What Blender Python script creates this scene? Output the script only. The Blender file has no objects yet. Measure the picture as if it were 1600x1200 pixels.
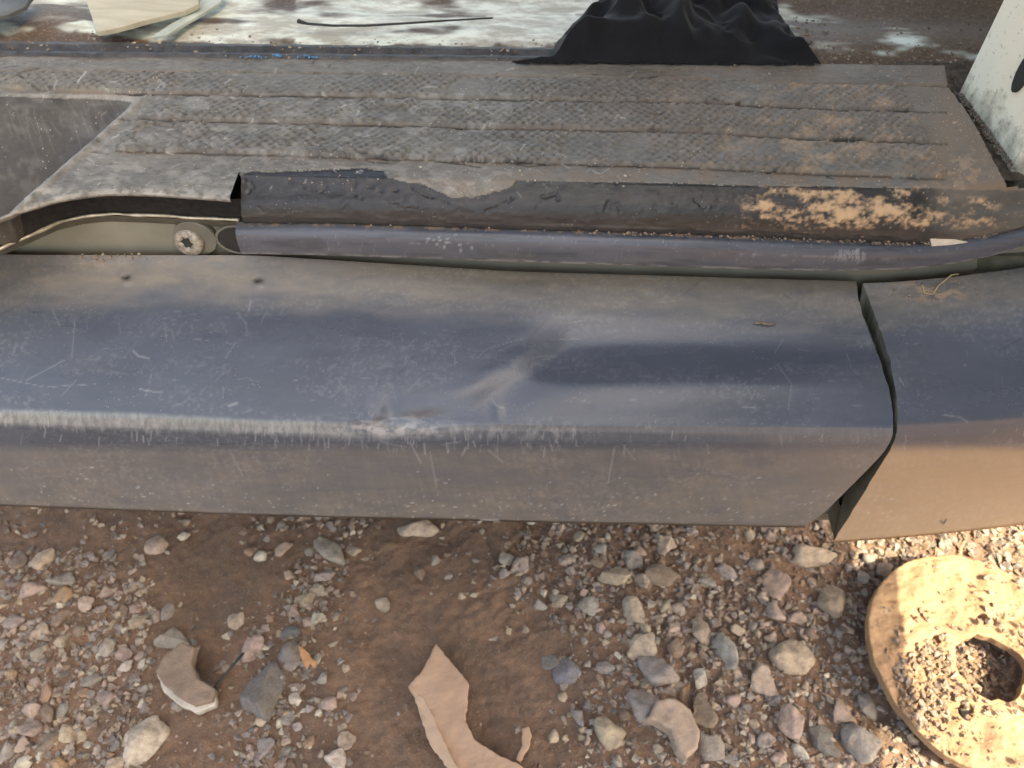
import bpy, bmesh, math, random
import numpy as np
from mathutils import Vector, Matrix, noise as mnoise

random.seed(7)
rng = np.random.default_rng(7)
S = bpy.context.scene
COL = S.collection

# ------------------------------------------------------------------ camera
FPX = 1256.0                       # focal length in pixels of a 1600 px wide picture
CAMZ = 0.90
PITCH = math.radians(50.0)
ROLL = math.radians(1.4)
RM = Matrix.Rotation(math.pi / 2 - PITCH, 4, 'X') @ Matrix.Rotation(ROLL, 4, 'Z')
cam_d = bpy.data.cameras.new('camera')
cam = bpy.data.objects.new('camera', cam_d)
COL.objects.link(cam)
cam.matrix_world = Matrix.Translation((0, 0, CAMZ)) @ RM
cam_d.sensor_width = 36.0
cam_d.lens = FPX / 1600.0 * 36.0
cam_d.clip_start = 0.02
cam_d.clip_end = 1500
cam_d.dof.use_dof = True
cam_d.dof.focus_distance = 0.645
cam_d.dof.aperture_fstop = 7.5
S.camera = cam

# ------------------------------------------------------------------ light
SUN_EL = 50.0
SUN_AZ = 35.0                      # degrees from +X towards -Y (the photographer's side)
el, az = math.radians(SUN_EL), math.radians(SUN_AZ)
SUN = Vector((math.cos(el) * math.cos(az), -math.cos(el) * math.sin(az), math.sin(el)))
world = bpy.data.worlds.new('World')
S.world = world
world.use_nodes = True
wn = world.node_tree.nodes
sky = wn.new('ShaderNodeTexSky')
sky.sky_type = 'NISHITA'
sky.sun_disc = False
sky.sun_elevation = el
sky.sun_rotation = math.radians(90.0 + SUN_AZ)
sky.air_density = 0.8
sky.dust_density = 4.0
sky.ozone_density = 0.8
world.node_tree.links.new(sky.outputs[0], wn['Background'].inputs[0])
wn['Background'].inputs[1].default_value = 0.15
sl = bpy.data.lights.new('sun', 'SUN')
sl.energy = 3.0
sl.angle = math.radians(0.53)
sl.color = (1.0, 0.93, 0.82)
so = bpy.data.objects.new('sun', sl)
COL.objects.link(so)
so.rotation_euler = (-SUN).to_track_quat('-Z', 'Y').to_euler()
S.view_settings.view_transform = 'Standard'
S.view_settings.look = 'None'
S.view_settings.gamma = 1.0
S.view_settings.use_curve_mapping = False
S.view_settings.exposure = 2.27
S.view_settings.use_white_balance = True
S.view_settings.white_balance_temperature = 8200
S.view_settings.white_balance_tint = 5

# ------------------------------------------------------------------ helpers
R3 = np.array(RM.to_3x3())

def ray(px, py):
    v = np.array([(px - 800.0) / FPX, -(py - 600.0) / FPX, -1.0])
    return R3 @ v

def on_y(px, py, Y):
    d = ray(px, py)
    return np.array([0, 0, CAMZ]) + d * (Y / d[1])

def on_z(px, py, Z=0.0):
    d = ray(px, py)
    return np.array([0, 0, CAMZ]) + d * ((Z - CAMZ) / d[2])

def project(X, Y, Z):
    p = np.stack([X, Y, Z - CAMZ], -1) @ R3
    return 800 + FPX * p[..., 0] / -p[..., 2], 600 - FPX * p[..., 1] / -p[..., 2]

def hash2(ix, iy, seed):
    n = (ix.astype(np.int64) * 374761393 + iy.astype(np.int64) * 668265263 + seed * 1442695041) & 0xffffffff
    n = ((n ^ (n >> 13)) * 1274126177) & 0xffffffff
    n = (n ^ (n >> 16)) & 0xffffffff
    return n / 4294967295.0

def vn(x, y, seed=0):
    x = np.asarray(x, float); y = np.asarray(y, float)
    ix, iy = np.floor(x), np.floor(y)
    fx, fy = x - ix, y - iy
    fx = fx * fx * (3 - 2 * fx); fy = fy * fy * (3 - 2 * fy)
    a = hash2(ix, iy, seed); b = hash2(ix + 1, iy, seed)
    c = hash2(ix, iy + 1, seed); d = hash2(ix + 1, iy + 1, seed)
    return (a * (1 - fx) + b * fx) * (1 - fy) + (c * (1 - fx) + d * fx) * fy

def fbm(x, y, seed=0, o=4):
    s = 0; a = 0.5; t = 0
    for i in range(o):
        s = s + a * vn(x, y, seed + i * 17); t += a
        x = x * 2.03 + 3.1; y = y * 2.03 + 1.7; a *= 0.5
    return s / t

def sst(e0, e1, x):
    t = np.clip((x - e0) / (e1 - e0), 0, 1)
    return t * t * (3 - 2 * t)

def pl(x, pts):
    pts = sorted(pts)
    return np.interp(x, [p[0] for p in pts], [p[1] for p in pts])

def tag(o, label=None, cat=None, group=None, kind=None):
    if label: o['label'] = label
    if cat: o['category'] = cat
    if group: o['group'] = group
    if kind: o['kind'] = kind
    return o

def link(name, me, m=None, parent=None):
    o = bpy.data.objects.new(name, me)
    COL.objects.link(o)
    if m is not None and len(me.materials) == 0: me.materials.append(m)
    if parent is not None: o.parent = parent
    return o

def mesh_np(name, V, Fq, attrs=None, smooth=True, m=None, parent=None, flip=False):
    V = np.asarray(V, np.float32); Fq = np.asarray(Fq, np.int32)
    if flip: Fq = Fq[:, ::-1]
    k = Fq.shape[1]
    me = bpy.data.meshes.new(name)
    me.vertices.add(len(V)); me.vertices.foreach_set('co', V.ravel())
    me.loops.add(Fq.size); me.loops.foreach_set('vertex_index', Fq.ravel())
    me.polygons.add(len(Fq))
    me.polygons.foreach_set('loop_start', np.arange(0, Fq.size, k, dtype=np.int32))
    me.polygons.foreach_set('loop_total', np.full(len(Fq), k, np.int32))
    me.update(calc_edges=True)
    me.polygons.foreach_set('use_smooth', np.full(len(Fq), smooth))
    for n, a in (attrs or {}).items():
        a = np.asarray(a, np.float32)
        if a.ndim == 2:
            at = me.attributes.new(n, 'FLOAT_COLOR', 'POINT'); at.data.foreach_set('color', a.ravel())
        else:
            at = me.attributes.new(n, 'FLOAT', 'POINT'); at.data.foreach_set('value', a.ravel())
    me.validate()
    return link(name, me, m, parent)

def grid_obj(name, P, attrs=None, mask=None, m=None, parent=None, flip=False, smooth=True):
    """P (nv, nu, 3) grid; mask (nv-1, nu-1) keeps faces."""
    nv, nu = P.shape[:2]
    i = np.arange(nv * nu).reshape(nv, nu)
    F = np.stack([i[:-1, :-1], i[:-1, 1:], i[1:, 1:], i[1:, :-1]], -1).reshape(-1, 4)
    if mask is not None: F = F[mask.ravel()]
    used, inv = np.unique(F, return_inverse=True)
    F = inv.reshape(-1, 4)
    V = P.reshape(-1, 3)[used]
    at = {k: v.reshape(-1)[used] for k, v in (attrs or {}).items()}
    return mesh_np(name, V, F, at, smooth, m, parent, flip)

def normals(P):
    du = np.gradient(P, axis=1); dv = np.gradient(P, axis=0)
    n = np.cross(du, dv)
    return n / (np.linalg.norm(n, axis=-1, keepdims=True) + 1e-12)

def stroke(mask, PX, PY, pts, w, amp=1.0):
    for (x0, y0), (x1, y1) in zip(pts[:-1], pts[1:]):
        b = (PX > min(x0, x1) - w * 2) & (PX < max(x0, x1) + w * 2) & (PY > min(y0, y1) - w * 2) & (PY < max(y0, y1) + w * 2)
        if not b.any(): continue
        px, py = PX[b], PY[b]
        dx, dy = x1 - x0, y1 - y0
        t = np.clip(((px - x0) * dx + (py - y0) * dy) / (dx * dx + dy * dy + 1e-9), 0, 1)
        d = np.hypot(px - x0 - t * dx, py - y0 - t * dy)
        mask[b] = np.maximum(mask[b], amp * np.clip(1.4 - d / w, 0, 1))

def poly_obj(name, pts, thick, m, parent=None, holes=(), bevel=0.001, z=0.0):
    cu = bpy.data.curves.new(name, 'CURVE'); cu.dimensions = '2D'; cu.fill_mode = 'BOTH'
    for ring in [pts] + list(holes):
        sp = cu.splines.new('POLY'); sp.points.add(len(ring) - 1)
        for p, q in zip(sp.points, ring): p.co = (q[0], q[1], 0, 1)
        sp.use_cyclic_u = True
    cu.extrude = thick / 2; cu.bevel_depth = bevel; cu.bevel_resolution = 1; cu.offset = -bevel
    t = bpy.data.objects.new('tmp', cu); COL.objects.link(t)
    bpy.context.view_layer.update()
    me = bpy.data.meshes.new_from_object(t.evaluated_get(bpy.context.evaluated_depsgraph_get()))
    bpy.data.objects.remove(t)
    me.materials.clear()
    o = link(name, me, m, parent); o.location.z = z
    return o

def tube(name, pts, rad, m, parent=None, n=14, cap=True, squash=1.0):
    pts = [Vector(p) for p in pts]
    if not hasattr(rad, '__len__'): rad = [rad] * len(pts)
    V, F = [], []
    for i, p in enumerate(pts):
        t = (pts[min(i + 1, len(pts) - 1)] - pts[max(i - 1, 0)]).normalized()
        a = t.cross(Vector((0, 0, 1)));
        if a.length < 1e-3: a = t.cross(Vector((0, 1, 0)))
        a.normalize(); b = t.cross(a)
        for k in range(n):
            th = 2 * math.pi * k / n
            V.append(p + (a * math.cos(th) + b * math.sin(th) * squash) * rad[i])
    for i in range(len(pts) - 1):
        for k in range(n):
            F.append((i * n + k, i * n + (k + 1) % n, (i + 1) * n + (k + 1) % n, (i + 1) * n + k))
    if cap:
        for r in (0, len(pts) - 1):
            c = len(V); V.append(pts[r])
            for k in range(n): F.append((r * n + k, r * n + (k + 1) % n, c))
    me = bpy.data.meshes.new(name); me.from_pydata([tuple(v) for v in V], [], F); me.update()
    for p in me.polygons: p.use_smooth = True
    return link(name, me, m, parent)

def roughen(o, cell, amp, freq, seed=0, smooth=True):
    me = o.data; bm = bmesh.new(); bm.from_mesh(me)
    bmesh.ops.remove_doubles(bm, verts=bm.verts, dist=1e-5)
    bmesh.ops.triangulate(bm, faces=bm.faces)
    for it in range(7):
        ed = [e for e in bm.edges if e.calc_length() > cell]
        if not ed: break
        bmesh.ops.subdivide_edges(bm, edges=ed, cuts=1, use_grid_fill=False)
        bmesh.ops.triangulate(bm, faces=[f for f in bm.faces if len(f.verts) > 3])
    co = np.array([v.co for v in bm.verts])
    d = amp * 2 * (fbm(co[:, 0] * freq, co[:, 1] * freq, seed, 4) - .5)
    for v, q in zip(bm.verts, d): v.co.z += q
    for f in bm.faces: f.smooth = smooth and abs(f.normal.z) > .7
    bm.to_mesh(me); bm.free(); return o

# ------------------------------------------------------------------ materials
class NT:
    def __init__(s, name):
        s.m = bpy.data.materials.new(name); s.m.use_nodes = True
        s.t = s.m.node_tree; s.b = s.t.nodes['Principled BSDF']
        s.co = s.t.nodes.new('ShaderNodeTexCoord').outputs['Object']
    def n(s, ty, **kw):
        x = s.t.nodes.new(ty)
        for k, v in kw.items(): setattr(x, k, v)
        return x
    def l(s, a, b): s.t.links.new(a, b)
    def attr(s, name, color=False):
        return s.n('ShaderNodeAttribute', attribute_name=name).outputs['Color' if color else 'Fac']
    def mapped(s, scale, loc=(0, 0, 0), rot=(0, 0, 0)):
        mp = s.n('ShaderNodeMapping'); mp.inputs['Scale'].default_value = scale
        mp.inputs['Location'].default_value = loc; mp.inputs['Rotation'].default_value = rot
        s.l(s.co, mp.inputs[0]); return mp.outputs[0]
    def noise(s, scale, detail=4, rough=0.55, vec=None, w=0.0):
        x = s.n('ShaderNodeTexNoise'); x.inputs['Scale'].default_value = scale
        x.inputs['Detail'].default_value = detail; x.inputs['Roughness'].default_value = rough
        s.l(vec if vec is not None else s.co, x.inputs['Vector']); return x.outputs['Fac']
    def voro(s, scale, feature='F1', vec=None, out='Distance'):
        x = s.n('ShaderNodeTexVoronoi', feature=feature); x.inputs['Scale'].default_value = scale
        s.l(vec if vec is not None else s.co, x.inputs['Vector']); return x.outputs[out]
    def ramp(s, f, stops):
        r = s.n('ShaderNodeValToRGB'); e = r.color_ramp.elements
        while len(e) < len(stops): e.new(0.5)
        for k, (p, c) in enumerate(stops):
            e[k].position = p
            e[k].color = (c, c, c, 1) if not hasattr(c, '__len__') else (*c, 1)
        s.l(f, r.inputs[0]); return r.outputs[0]
    def mix(s, f, a, b, mode='MIX'):
        x = s.n('ShaderNodeMix', data_type='RGBA', blend_type=mode)
        for i, v in ((0, f), (6, a), (7, b)):
            if hasattr(v, 'links'): s.l(v, x.inputs[i])
            elif i == 0: x.inputs[0].default_value = v
            else: x.inputs[i].default_value = (*v, 1)
        return x.outputs[2]
    def math(s, op, a, b=0.0, c=None, clamp=False):
        x = s.n('ShaderNodeMath', operation=op, use_clamp=clamp)
        for i, v in enumerate((a, b) if c is None else (a, b, c)):
            if hasattr(v, 'links'): s.l(v, x.inputs[i])
            else: x.inputs[i].default_value = v
        return x.outputs[0]
    def set(s, color=None, rough=None, metal=None, spec=None):
        for k, v in (('Base Color', color), ('Roughness', rough), ('Metallic', metal), ('Specular IOR Level', spec)):
            if v is None: continue
            if hasattr(v, 'links'): s.l(v, s.b.inputs[k])
            else: s.b.inputs[k].default_value = (*v, 1) if hasattr(v, '__len__') else v
    def bump(s, h, strength=0.5, dist=0.001):
        x = s.n('ShaderNodeBump'); x.inputs['Strength'].default_value = strength
        x.inputs['Distance'].default_value = dist
        s.l(h, x.inputs['Height'])
        if s.b.inputs['Normal'].is_linked: s.l(s.b.inputs['Normal'].links[0].from_socket, x.inputs['Normal'])
        s.l(x.outputs[0], s.b.inputs['Normal'])

def simple(name, color, rough=0.6, metal=0.0, var=0.25, scale=60, bump=0.3, bd=0.0005, spec=0.5):
    t = NT(name)
    n = t.noise(scale, 5, 0.6)
    dark = tuple(c * (1 - var) for c in color); lite = tuple(min(1, c * (1 + var)) for c in color)
    t.set(t.ramp(n, [(0.3, dark), (0.7, lite)]), rough, metal, spec)
    if bump: t.bump(t.noise(scale * 8, 3), bump, bd)
    return t.m

def mat_plastic(name, base, rough, fine_amt=0.28, spk=0.55):
    t = NT(name)
    big = t.noise(9, 5, 0.6, t.mapped((1, 1.6, 1.6)))
    fine = t.noise(220, 4, 0.65, t.mapped((0.35, 1, 1)))
    c = t.mix(t.ramp(big, [(0.35, 0.0), (0.7, 1.0)]), tuple(b * 0.88 for b in base), tuple(b * 1.14 for b in base))
    c = t.mix(t.ramp(fine, [(0.45, 0.0), (0.8, fine_amt)]), c, (0.20, 0.195, 0.195))
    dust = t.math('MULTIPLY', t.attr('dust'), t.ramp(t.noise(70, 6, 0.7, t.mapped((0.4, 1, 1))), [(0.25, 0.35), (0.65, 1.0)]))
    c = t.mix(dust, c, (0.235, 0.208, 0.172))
    c = t.mix(t.attr('worn'), c, (0.42, 0.46, 0.43))  # real edge wear together with the painted ridge highlight
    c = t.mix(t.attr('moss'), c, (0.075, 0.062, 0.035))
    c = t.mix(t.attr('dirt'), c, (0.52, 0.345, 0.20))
    c = t.mix(t.attr('scuff'), c, (0.46, 0.46, 0.47))
    c = t.mix(t.attr('dark'), c, (0.018, 0.017, 0.016))
    # sparse pale specks of grit
    sp = t.math('LESS_THAN', t.voro(330), 0.13)
    sp = t.math('MULTIPLY', sp, t.math('GREATER_THAN', t.noise(40, 2), 0.58))
    c = t.mix(t.math('MULTIPLY', sp, spk), c, (0.48, 0.42, 0.34))
    r = t.math('ADD', t.math('MULTIPLY', big, 0.16), rough - 0.08)
    r = t.math('ADD', r, t.math('MULTIPLY', dust, 0.3))
    r = t.math('SUBTRACT', r, t.math('MULTIPLY', t.attr('worn'), 0.15))
    r = t.math('ADD', r, t.math('MULTIPLY', t.attr('dirt'), 0.5), clamp=True)
    t.set(c, r)
    t.bump(t.voro(900), 0.22, 0.00025)
    t.bump(t.noise(130, 3, 0.6, t.mapped((0.25, 1, 1))), 0.18, 0.0006)
    t.bump(t.noise(24, 3), 0.12, 0.0012)
    return t.m

M = {}
M['cladding'] = mat_plastic('faded_grey_plastic', (0.070, 0.083, 0.110), 0.27, 0.08, 0.35)
M['bar'] = mat_plastic('trim_bar_plastic', (0.078, 0.088, 0.112), 0.36, 0.08, 0.4)
M['nosing'] = mat_plastic('black_rubber', (0.017, 0.018, 0.021), 0.42, 0.12, 0.4)

def mat_rubber(name, base, lite, rough):
    t = NT(name)
    a = t.noise(26, 6, 0.65, t.mapped((0.5, 1, 1)))
    b = t.noise(260, 5, 0.7, t.mapped((0.5, 1, 1)))
    c = t.mix(t.ramp(a, [(0.3, 0.0), (0.7, 1.0)]), base, lite)
    c = t.mix(t.ramp(b, [(0.35, 0.0), (0.72, 0.6)]), c, tuple(x * 1.7 for x in lite))
    c = t.mix(t.attr('dust'), c, (0.20, 0.15, 0.11))
    c = t.mix(t.attr('dark'), c, (0.022, 0.018, 0.015))
    c = t.mix(t.attr('dirt'), c, (0.52, 0.345, 0.20))
    c = t.mix(t.attr('scuff'), c, (0.42, 0.41, 0.38))
    sp = t.math('MULTIPLY', t.math('LESS_THAN', t.voro(260), 0.15), t.math('GREATER_THAN', t.noise(33, 2), 0.55))
    c = t.mix(t.math('MULTIPLY', sp, 0.6), c, (0.5, 0.44, 0.36))
    t.set(c, t.math('ADD', rough, t.math('MULTIPLY', a, 0.2)))
    t.bump(b, 0.7, 0.0010)
    t.bump(t.noise(900, 2), 0.3, 0.0003)
    return t.m
M['mat'] = mat_rubber('worn_grey_rubber', (0.046, 0.045, 0.040), (0.160, 0.152, 0.133), 0.48)
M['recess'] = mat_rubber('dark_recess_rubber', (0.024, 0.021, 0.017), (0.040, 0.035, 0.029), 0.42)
M['olive'] = simple('olive_grey_paint', (0.145, 0.140, 0.112), 0.42, 0, 0.16, 30, 0.12)
M['screw'] = simple('dull_zinc', (0.30, 0.275, 0.23), 0.45, 0.35, 0.5, 220, 0.5)
M['blackhole'] = simple('painted_hole_shade', (0.02, 0.02, 0.018), 0.7)  # flat black plates standing in for the shade inside holes
M['inner'] = simple('dark_olive_edge', (0.095, 0.092, 0.068), 0.6, 0, 0.3, 90, 0.3)
M['foam'] = simple('black_foam', (0.018, 0.016, 0.014), 0.75, 0, 0.5, 200, 1.0, 0.002)
M['edge'] = simple('bright_worn_metal', (0.50, 0.46, 0.36), 0.3, 0.6, 0.35, 120, 0.6, 0.001)
M['rust'] = simple('rust', (0.22, 0.09, 0.035), 0.85, 0, 0.5, 150, 0.8, 0.001)
M['rail'] = simple('dusty_black_rail', (0.045, 0.042, 0.040), 0.5, 0, 0.6, 90, 0.6, 0.001)
M['crumb'] = simple('dry_soil_crumb', (0.40, 0.27, 0.18), 0.9, 0, 0.5, 300, 0.6)
M['chip'] = simple('blue_paint_chip', (0.05, 0.22, 0.42), 0.6)
M['straw'] = simple('dry_straw', (0.50, 0.38, 0.22), 0.7, 0, 0.25, 150, 0.4)
M['twig'] = simple('grey_twig', (0.19, 0.15, 0.11), 0.8, 0, 0.4, 200, 0.6)
M['cord'] = simple('black_cord', (0.018, 0.018, 0.018), 0.6)
M['sliver'] = simple('pale_wood_sliver', (0.62, 0.57, 0.48), 0.6, 0, 0.12, 200, 0.4)
M['grey_sheet'] = simple('grey_plastic_sheet', (0.09, 0.095, 0.095), 0.4, 0, 0.4, 30, 0.3)
M['leaf'] = simple('dry_orange_leaf', (0.34, 0.17, 0.08), 0.7, 0, 0.3, 100, 0.5)

# ------------------------------------------------------------------ ground
def axis(lo, hi, step, far):
    a = list(np.arange(lo, hi + step / 2, step)); d = step
    while a[-1] < far: d *= 1.22; a.append(a[-1] + d)
    d = step
    while a[0] > -far: d *= 1.22; a.insert(0, a[0] - d)
    return np.array(a)
gx = axis(-0.72, 0.82, 0.0028, 300); gy = axis(0.10, 0.66, 0.0028, 300)
GX, GY = np.meshgrid(gx, gy)

def ground_h(X, Y):
    near = np.exp(-((X / 3.0) ** 2 + (Y / 3.0) ** 2))
    h = 0.016 * (fbm(X * 9, Y * 9, 5, 4) - 0.5) + 0.008 * (fbm(X * 40, Y * 40, 9, 4) - 0.5) + 0.0045 * (fbm(X * 170, Y * 170, 19, 3) - 0.5)
    p = on_z(315, 905); h = h - 0.010 * np.exp(-(((X - p[0]) / 0.05) ** 2 + ((Y - p[1]) / 0.06) ** 2))
    p = on_z(310, 1040); h = h - 0.010 * np.exp(-(((X - p[0]) / 0.02) ** 2 + ((Y - p[1]) / 0.02) ** 2))
    return h * near + 0.3 * (fbm(X * 0.03, Y * 0.03, 3, 3) - 0.5) * (1 - near) - 0.12 * (1 - near)

t = NT('reddish_soil')
n1 = t.noise(9, 6, 0.65); n2 = t.noise(70, 6, 0.7); n3 = t.noise(420, 3, 0.7)
c = t.ramp(n1, [(0.3, (0.115, 0.074, 0.052)), (0.5, (0.215, 0.128, 0.082)), (0.72, (0.31, 0.18, 0.11))])
c = t.mix(t.ramp(n2, [(0.38, 0.55), (0.62, 0.0)]), c, (0.105, 0.075, 0.06))
c = t.mix(t.ramp(n3, [(0.58, 0.0), (0.72, 0.5)]), c, (0.36, 0.27, 0.20))
t.set(c, 0.9)
t.bump(n2, 0.7, 0.004); t.bump(n3, 0.8, 0.0018)
M['soil'] = t.m
P = np.stack([GX, GY, ground_h(GX, GY)], -1)
tag(grid_obj('ground', P, m=M['soil']), kind='structure')

# ------------------------------------------------------------------ stones
def stone_mesh(seed, n=11, sub=1, flat=0.62):
    r = random.Random(seed)
    bm = bmesh.new()
    for k in range(n):
        v = Vector((r.gauss(0, 1), r.gauss(0, 1), r.gauss(0, 1))).normalized() * r.uniform(0.82, 1.0)
        bm.verts.new((v.x, v.y, v.z * flat))
    res = bmesh.ops.convex_hull(bm, input=bm.verts)
    bmesh.ops.delete(bm, geom=[g for g in res['geom_interior'] if isinstance(g, bmesh.types.BMVert)], context='VERTS')
    if sub:
        bmesh.ops.bevel(bm, geom=list(bm.edges), offset=0.09, segments=1, profile=0.5, affect='EDGES', clamp_overlap=True)
    bmesh.ops.triangulate(bm, faces=bm.faces)
    for it in range(4):
        ed = [e for e in bm.edges if e.calc_length() > 0.22]
        if not ed: break
        bmesh.ops.subdivide_edges(bm, edges=ed, cuts=1)
        bmesh.ops.triangulate(bm, faces=[f for f in bm.faces if len(f.verts) > 3])
    for it in range(1): bmesh.ops.smooth_vert(bm, verts=bm.verts, factor=0.4, use_axis_x=True, use_axis_y=True, use_axis_z=True)
    bmesh.ops.recalc_face_normals(bm, faces=bm.faces); bm.normal_update()
    o_ = Vector((seed * 3.1, 0, 0))
    for v in bm.verts:
        v.co += v.normal * (0.10 * mnoise.noise(v.co * 1.6 + o_) + 0.055 * mnoise.noise(v.co * 4.2 + o_))
    for f in bm.faces: f.smooth = True
    xs = [v.co for v in bm.verts]
    lo = Vector([min(v[i] for v in xs) for i in range(3)]); hi = Vector([max(v[i] for v in xs) for i in range(3)])
    ce = (lo + hi) / 2; sz = hi - lo
    for v in bm.verts:
        v.co = Vector(((v.co.x - ce.x) / sz.x, (v.co.y - ce.y) / sz.y, (v.co.z - ce.z) / max(sz.x, sz.y)))
    me = bpy.data.meshes.new('stone'); bm.to_mesh(me); bm.free()
    return me

def stone_mat(name, use_attr):
    t = NT(name)
    base = t.attr('tint', True) if use_attr else t.n('ShaderNodeObjectInfo').outputs['Color']
    if not use_attr:
        t.co = t.n('ShaderNodeNewGeometry').outputs['Position']
    n1 = t.noise(90, 5, 0.65); n2 = t.noise(600, 4, 0.7)
    c = t.mix(t.ramp(n1, [(0.35, 0.7), (0.62, 0.0)]), base, (0.15, 0.11, 0.085))
    c = t.mix(t.ramp(n2, [(0.5, 0.0), (0.75, 0.4)]), c, (0.50, 0.44, 0.37))
    t.set(c, 0.82)
    t.bump(n1, 0.8, 0.004); t.bump(n2, 0.7, 0.0010)
    return t.m
M['stone'] = stone_mat('stone', False)
M['gravel'] = stone_mat('gravel', True)
SV = [stone_mesh(s, 8 + s % 6, 1) for s in range(26)]
for me in SV: me.materials.append(M['stone'])
TINT = {'grey': (0.30, 0.262, 0.235), 'beige': (0.42, 0.33, 0.24), 'pink': (0.39, 0.285, 0.235), 'brown': (0.20, 0.135, 0.095),
        'orange-brown': (0.33, 0.20, 0.12), 'pale': (0.52, 0.46, 0.37), 'dark grey': (0.17, 0.155, 0.15), 'blue-grey': (0.14, 0.15, 0.17)}
BIG = [  # px, py, w, h, turn, tint
 (63,864,30,36,80,'beige'),(240,843,32,33,40,'pink'),(21,867,31,25,0,'brown'),(49,911,38,23,35,'pink'),(93,899,40,20,15,'grey'),
 (96,920,26,30,80,'orange-brown'),(130,934,25,26,60,'beige'),(163,916,23,18,0,'pink'),(213,965,22,26,80,'beige'),(239,955,16,21,90,'pink'),
 (258,948,18,27,90,'grey'),(271,993,48,32,-15,'grey'),(165,1007,27,28,0,'grey'),(194,1018,25,22,0,'pink'),(196,1038,18,19,0,'pale'),
 (221,1034,13,18,80,'pale'),(143,1058,30,22,0,'grey'),(166,1085,32,28,20,'pink'),(70,1077,26,28,60,'orange-brown'),(60,976,32,28,0,'beige'),
 (52,1011,20,28,80,'grey'),(93,957,30,20,40,'brown'),(88,994,22,20,0,'beige'),(16,962,30,21,0,'grey'),(9,1046,20,16,0,'orange-brown'),
 (49,1105,28,28,0,'pink'),(74,1112,28,22,-30,'brown'),(96,1107,16,26,90,'grey'),(45,1133,38,26,10,'pink'),(105,1142,28,26,0,'beige'),
 (35,1158,23,23,0,'pink'),(72,1156,34,30,0,'brown'),(35,1188,26,26,50,'pale'),(8,1168,24,30,0,'grey'),(95,1192,32,20,0,'orange-brown'),
 (367,965,26,26,60,'beige'),(396,1012,28,42,80,'pink'),(414,1074,52,86,80,'dark grey'),(224,1153,76,52,50,'pale'),(180,1191,28,24,40,'beige'),
 (180,1134,16,15,0,'pink'),(442,850,30,19,40,'beige'),(516,854,62,30,-52,'grey'),(552,855,24,17,10,'beige'),(507,893,30,21,0,'grey'),
 (498,916,28,17,-10,'beige'),(479,930,25,28,-50,'beige'),(498,964,23,20,0,'pale'),(452,986,34,26,0,'blue-grey'),(458,1037,24,18,0,'grey'),
 (450,1022,42,30,20,'dark grey'),(505,1060,21,17,30,'grey'),(463,1091,21,19,0,'pale'),(514,1097,26,22,0,'pink'),(449,1119,23,23,40,'grey'),
 (410,1122,18,22,90,'beige'),(414,1168,25,32,80,'grey'),(444,1172,24,21,0,'grey'),(541,1153,28,28,30,'beige'),(528,1184,32,34,60,'pale'),
 (484,1158,16,20,80,'orange-brown'),(652,818,62,28,0,'beige'),(597,940,24,22,0,'beige'),(701,895,13,12,0,'grey'),(655,888,16,23,90,'brown'),
 (790,871,23,23,0,'grey'),(812,882,27,28,0,'pink'),(788,895,16,19,0,'grey'),(905,834,17,19,0,'beige'),(938,855,20,20,0,'grey'),
 (961,897,47,32,-15,'beige'),(990,870,30,28,20,'grey'),(1001,857,20,18,0,'pink'),(1043,848,30,32,0,'beige'),(1001,900,30,24,-30,'beige'),
 (1035,896,54,32,-15,'brown'),(1031,876,18,12,0,'orange-brown'),(1081,824,22,14,-30,'grey'),(1138,887,30,21,-20,'grey'),(1183,876,23,20,0,'grey'),
 (1213,905,40,50,90,'pink'),(1213,951,27,30,0,'pink'),(1105,904,27,17,0,'grey'),(872,936,27,20,-10,'beige'),(921,944,30,34,-50,'grey'),
 (844,944,24,15,-25,'grey'),(991,951,44,34,-35,'beige'),(1040,943,22,23,0,'beige'),(1060,950,19,20,0,'pink'),(1052,980,18,19,0,'pink'),
 (1096,985,30,38,90,'pink'),(1153,980,24,17,0,'beige'),(1001,1006,44,40,0,'beige'),(1054,1009,24,32,90,'brown'),(1131,1013,40,53,80,'grey'),
 (1027,1044,64,52,-20,'grey'),(1092,1056,26,27,30,'pale'),(1187,1056,37,50,100,'pink'),(1001,1095,46,50,40,'grey'),(1099,1104,38,52,80,'brown'),
 (1069,1083,18,38,85,'orange-brown'),(1110,1160,38,44,110,'grey'),(947,1146,42,50,60,'beige'),(905,1120,18,32,110,'grey'),(945,1041,28,20,10,'grey'),
 (884,1048,42,38,40,'blue-grey'),(860,1032,26,28,70,'dark grey'),(1145,1090,22,22,0,'pink'),(1141,1182,28,22,0,'grey'),(1210,1088,27,20,0,'blue-grey'),
 (1196,1153,30,22,20,'grey'),(1268,862,74,34,-4,'beige'),(1299,930,48,56,110,'beige'),(1245,958,32,22,-10,'pink'),(1236,1023,60,50,20,'beige'),
 (1315,1109,36,36,30,'pink'),(1357,1100,28,38,100,'grey'),(1234,1123,40,50,90,'pink'),(1288,1153,34,50,100,'dark grey'),(1343,1154,56,60,20,'grey'),
 (1250,1172,18,30,110,'pale'),(1300,1192,30,18,0,'pink'),(1484,1170,32,32,60,'pale'),(1520,1122,28,38,120,'pale'),(1427,1038,26,18,0,'pale'),
 (1540,1148,14,18,0,'beige'),(1437,1126,18,15,0,'pale'),(1385,884,26,20,0,'pink'),(1360,870,22,22,30,'grey'),(1352,897,26,18,0,'grey'),
 (1330,1010,16,14,0,'pink'),(1218,1182,24,18,0,'pink'),(1160,1120,20,18,0,'beige'),(1270,985,22,16,0,'brown')]
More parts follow.
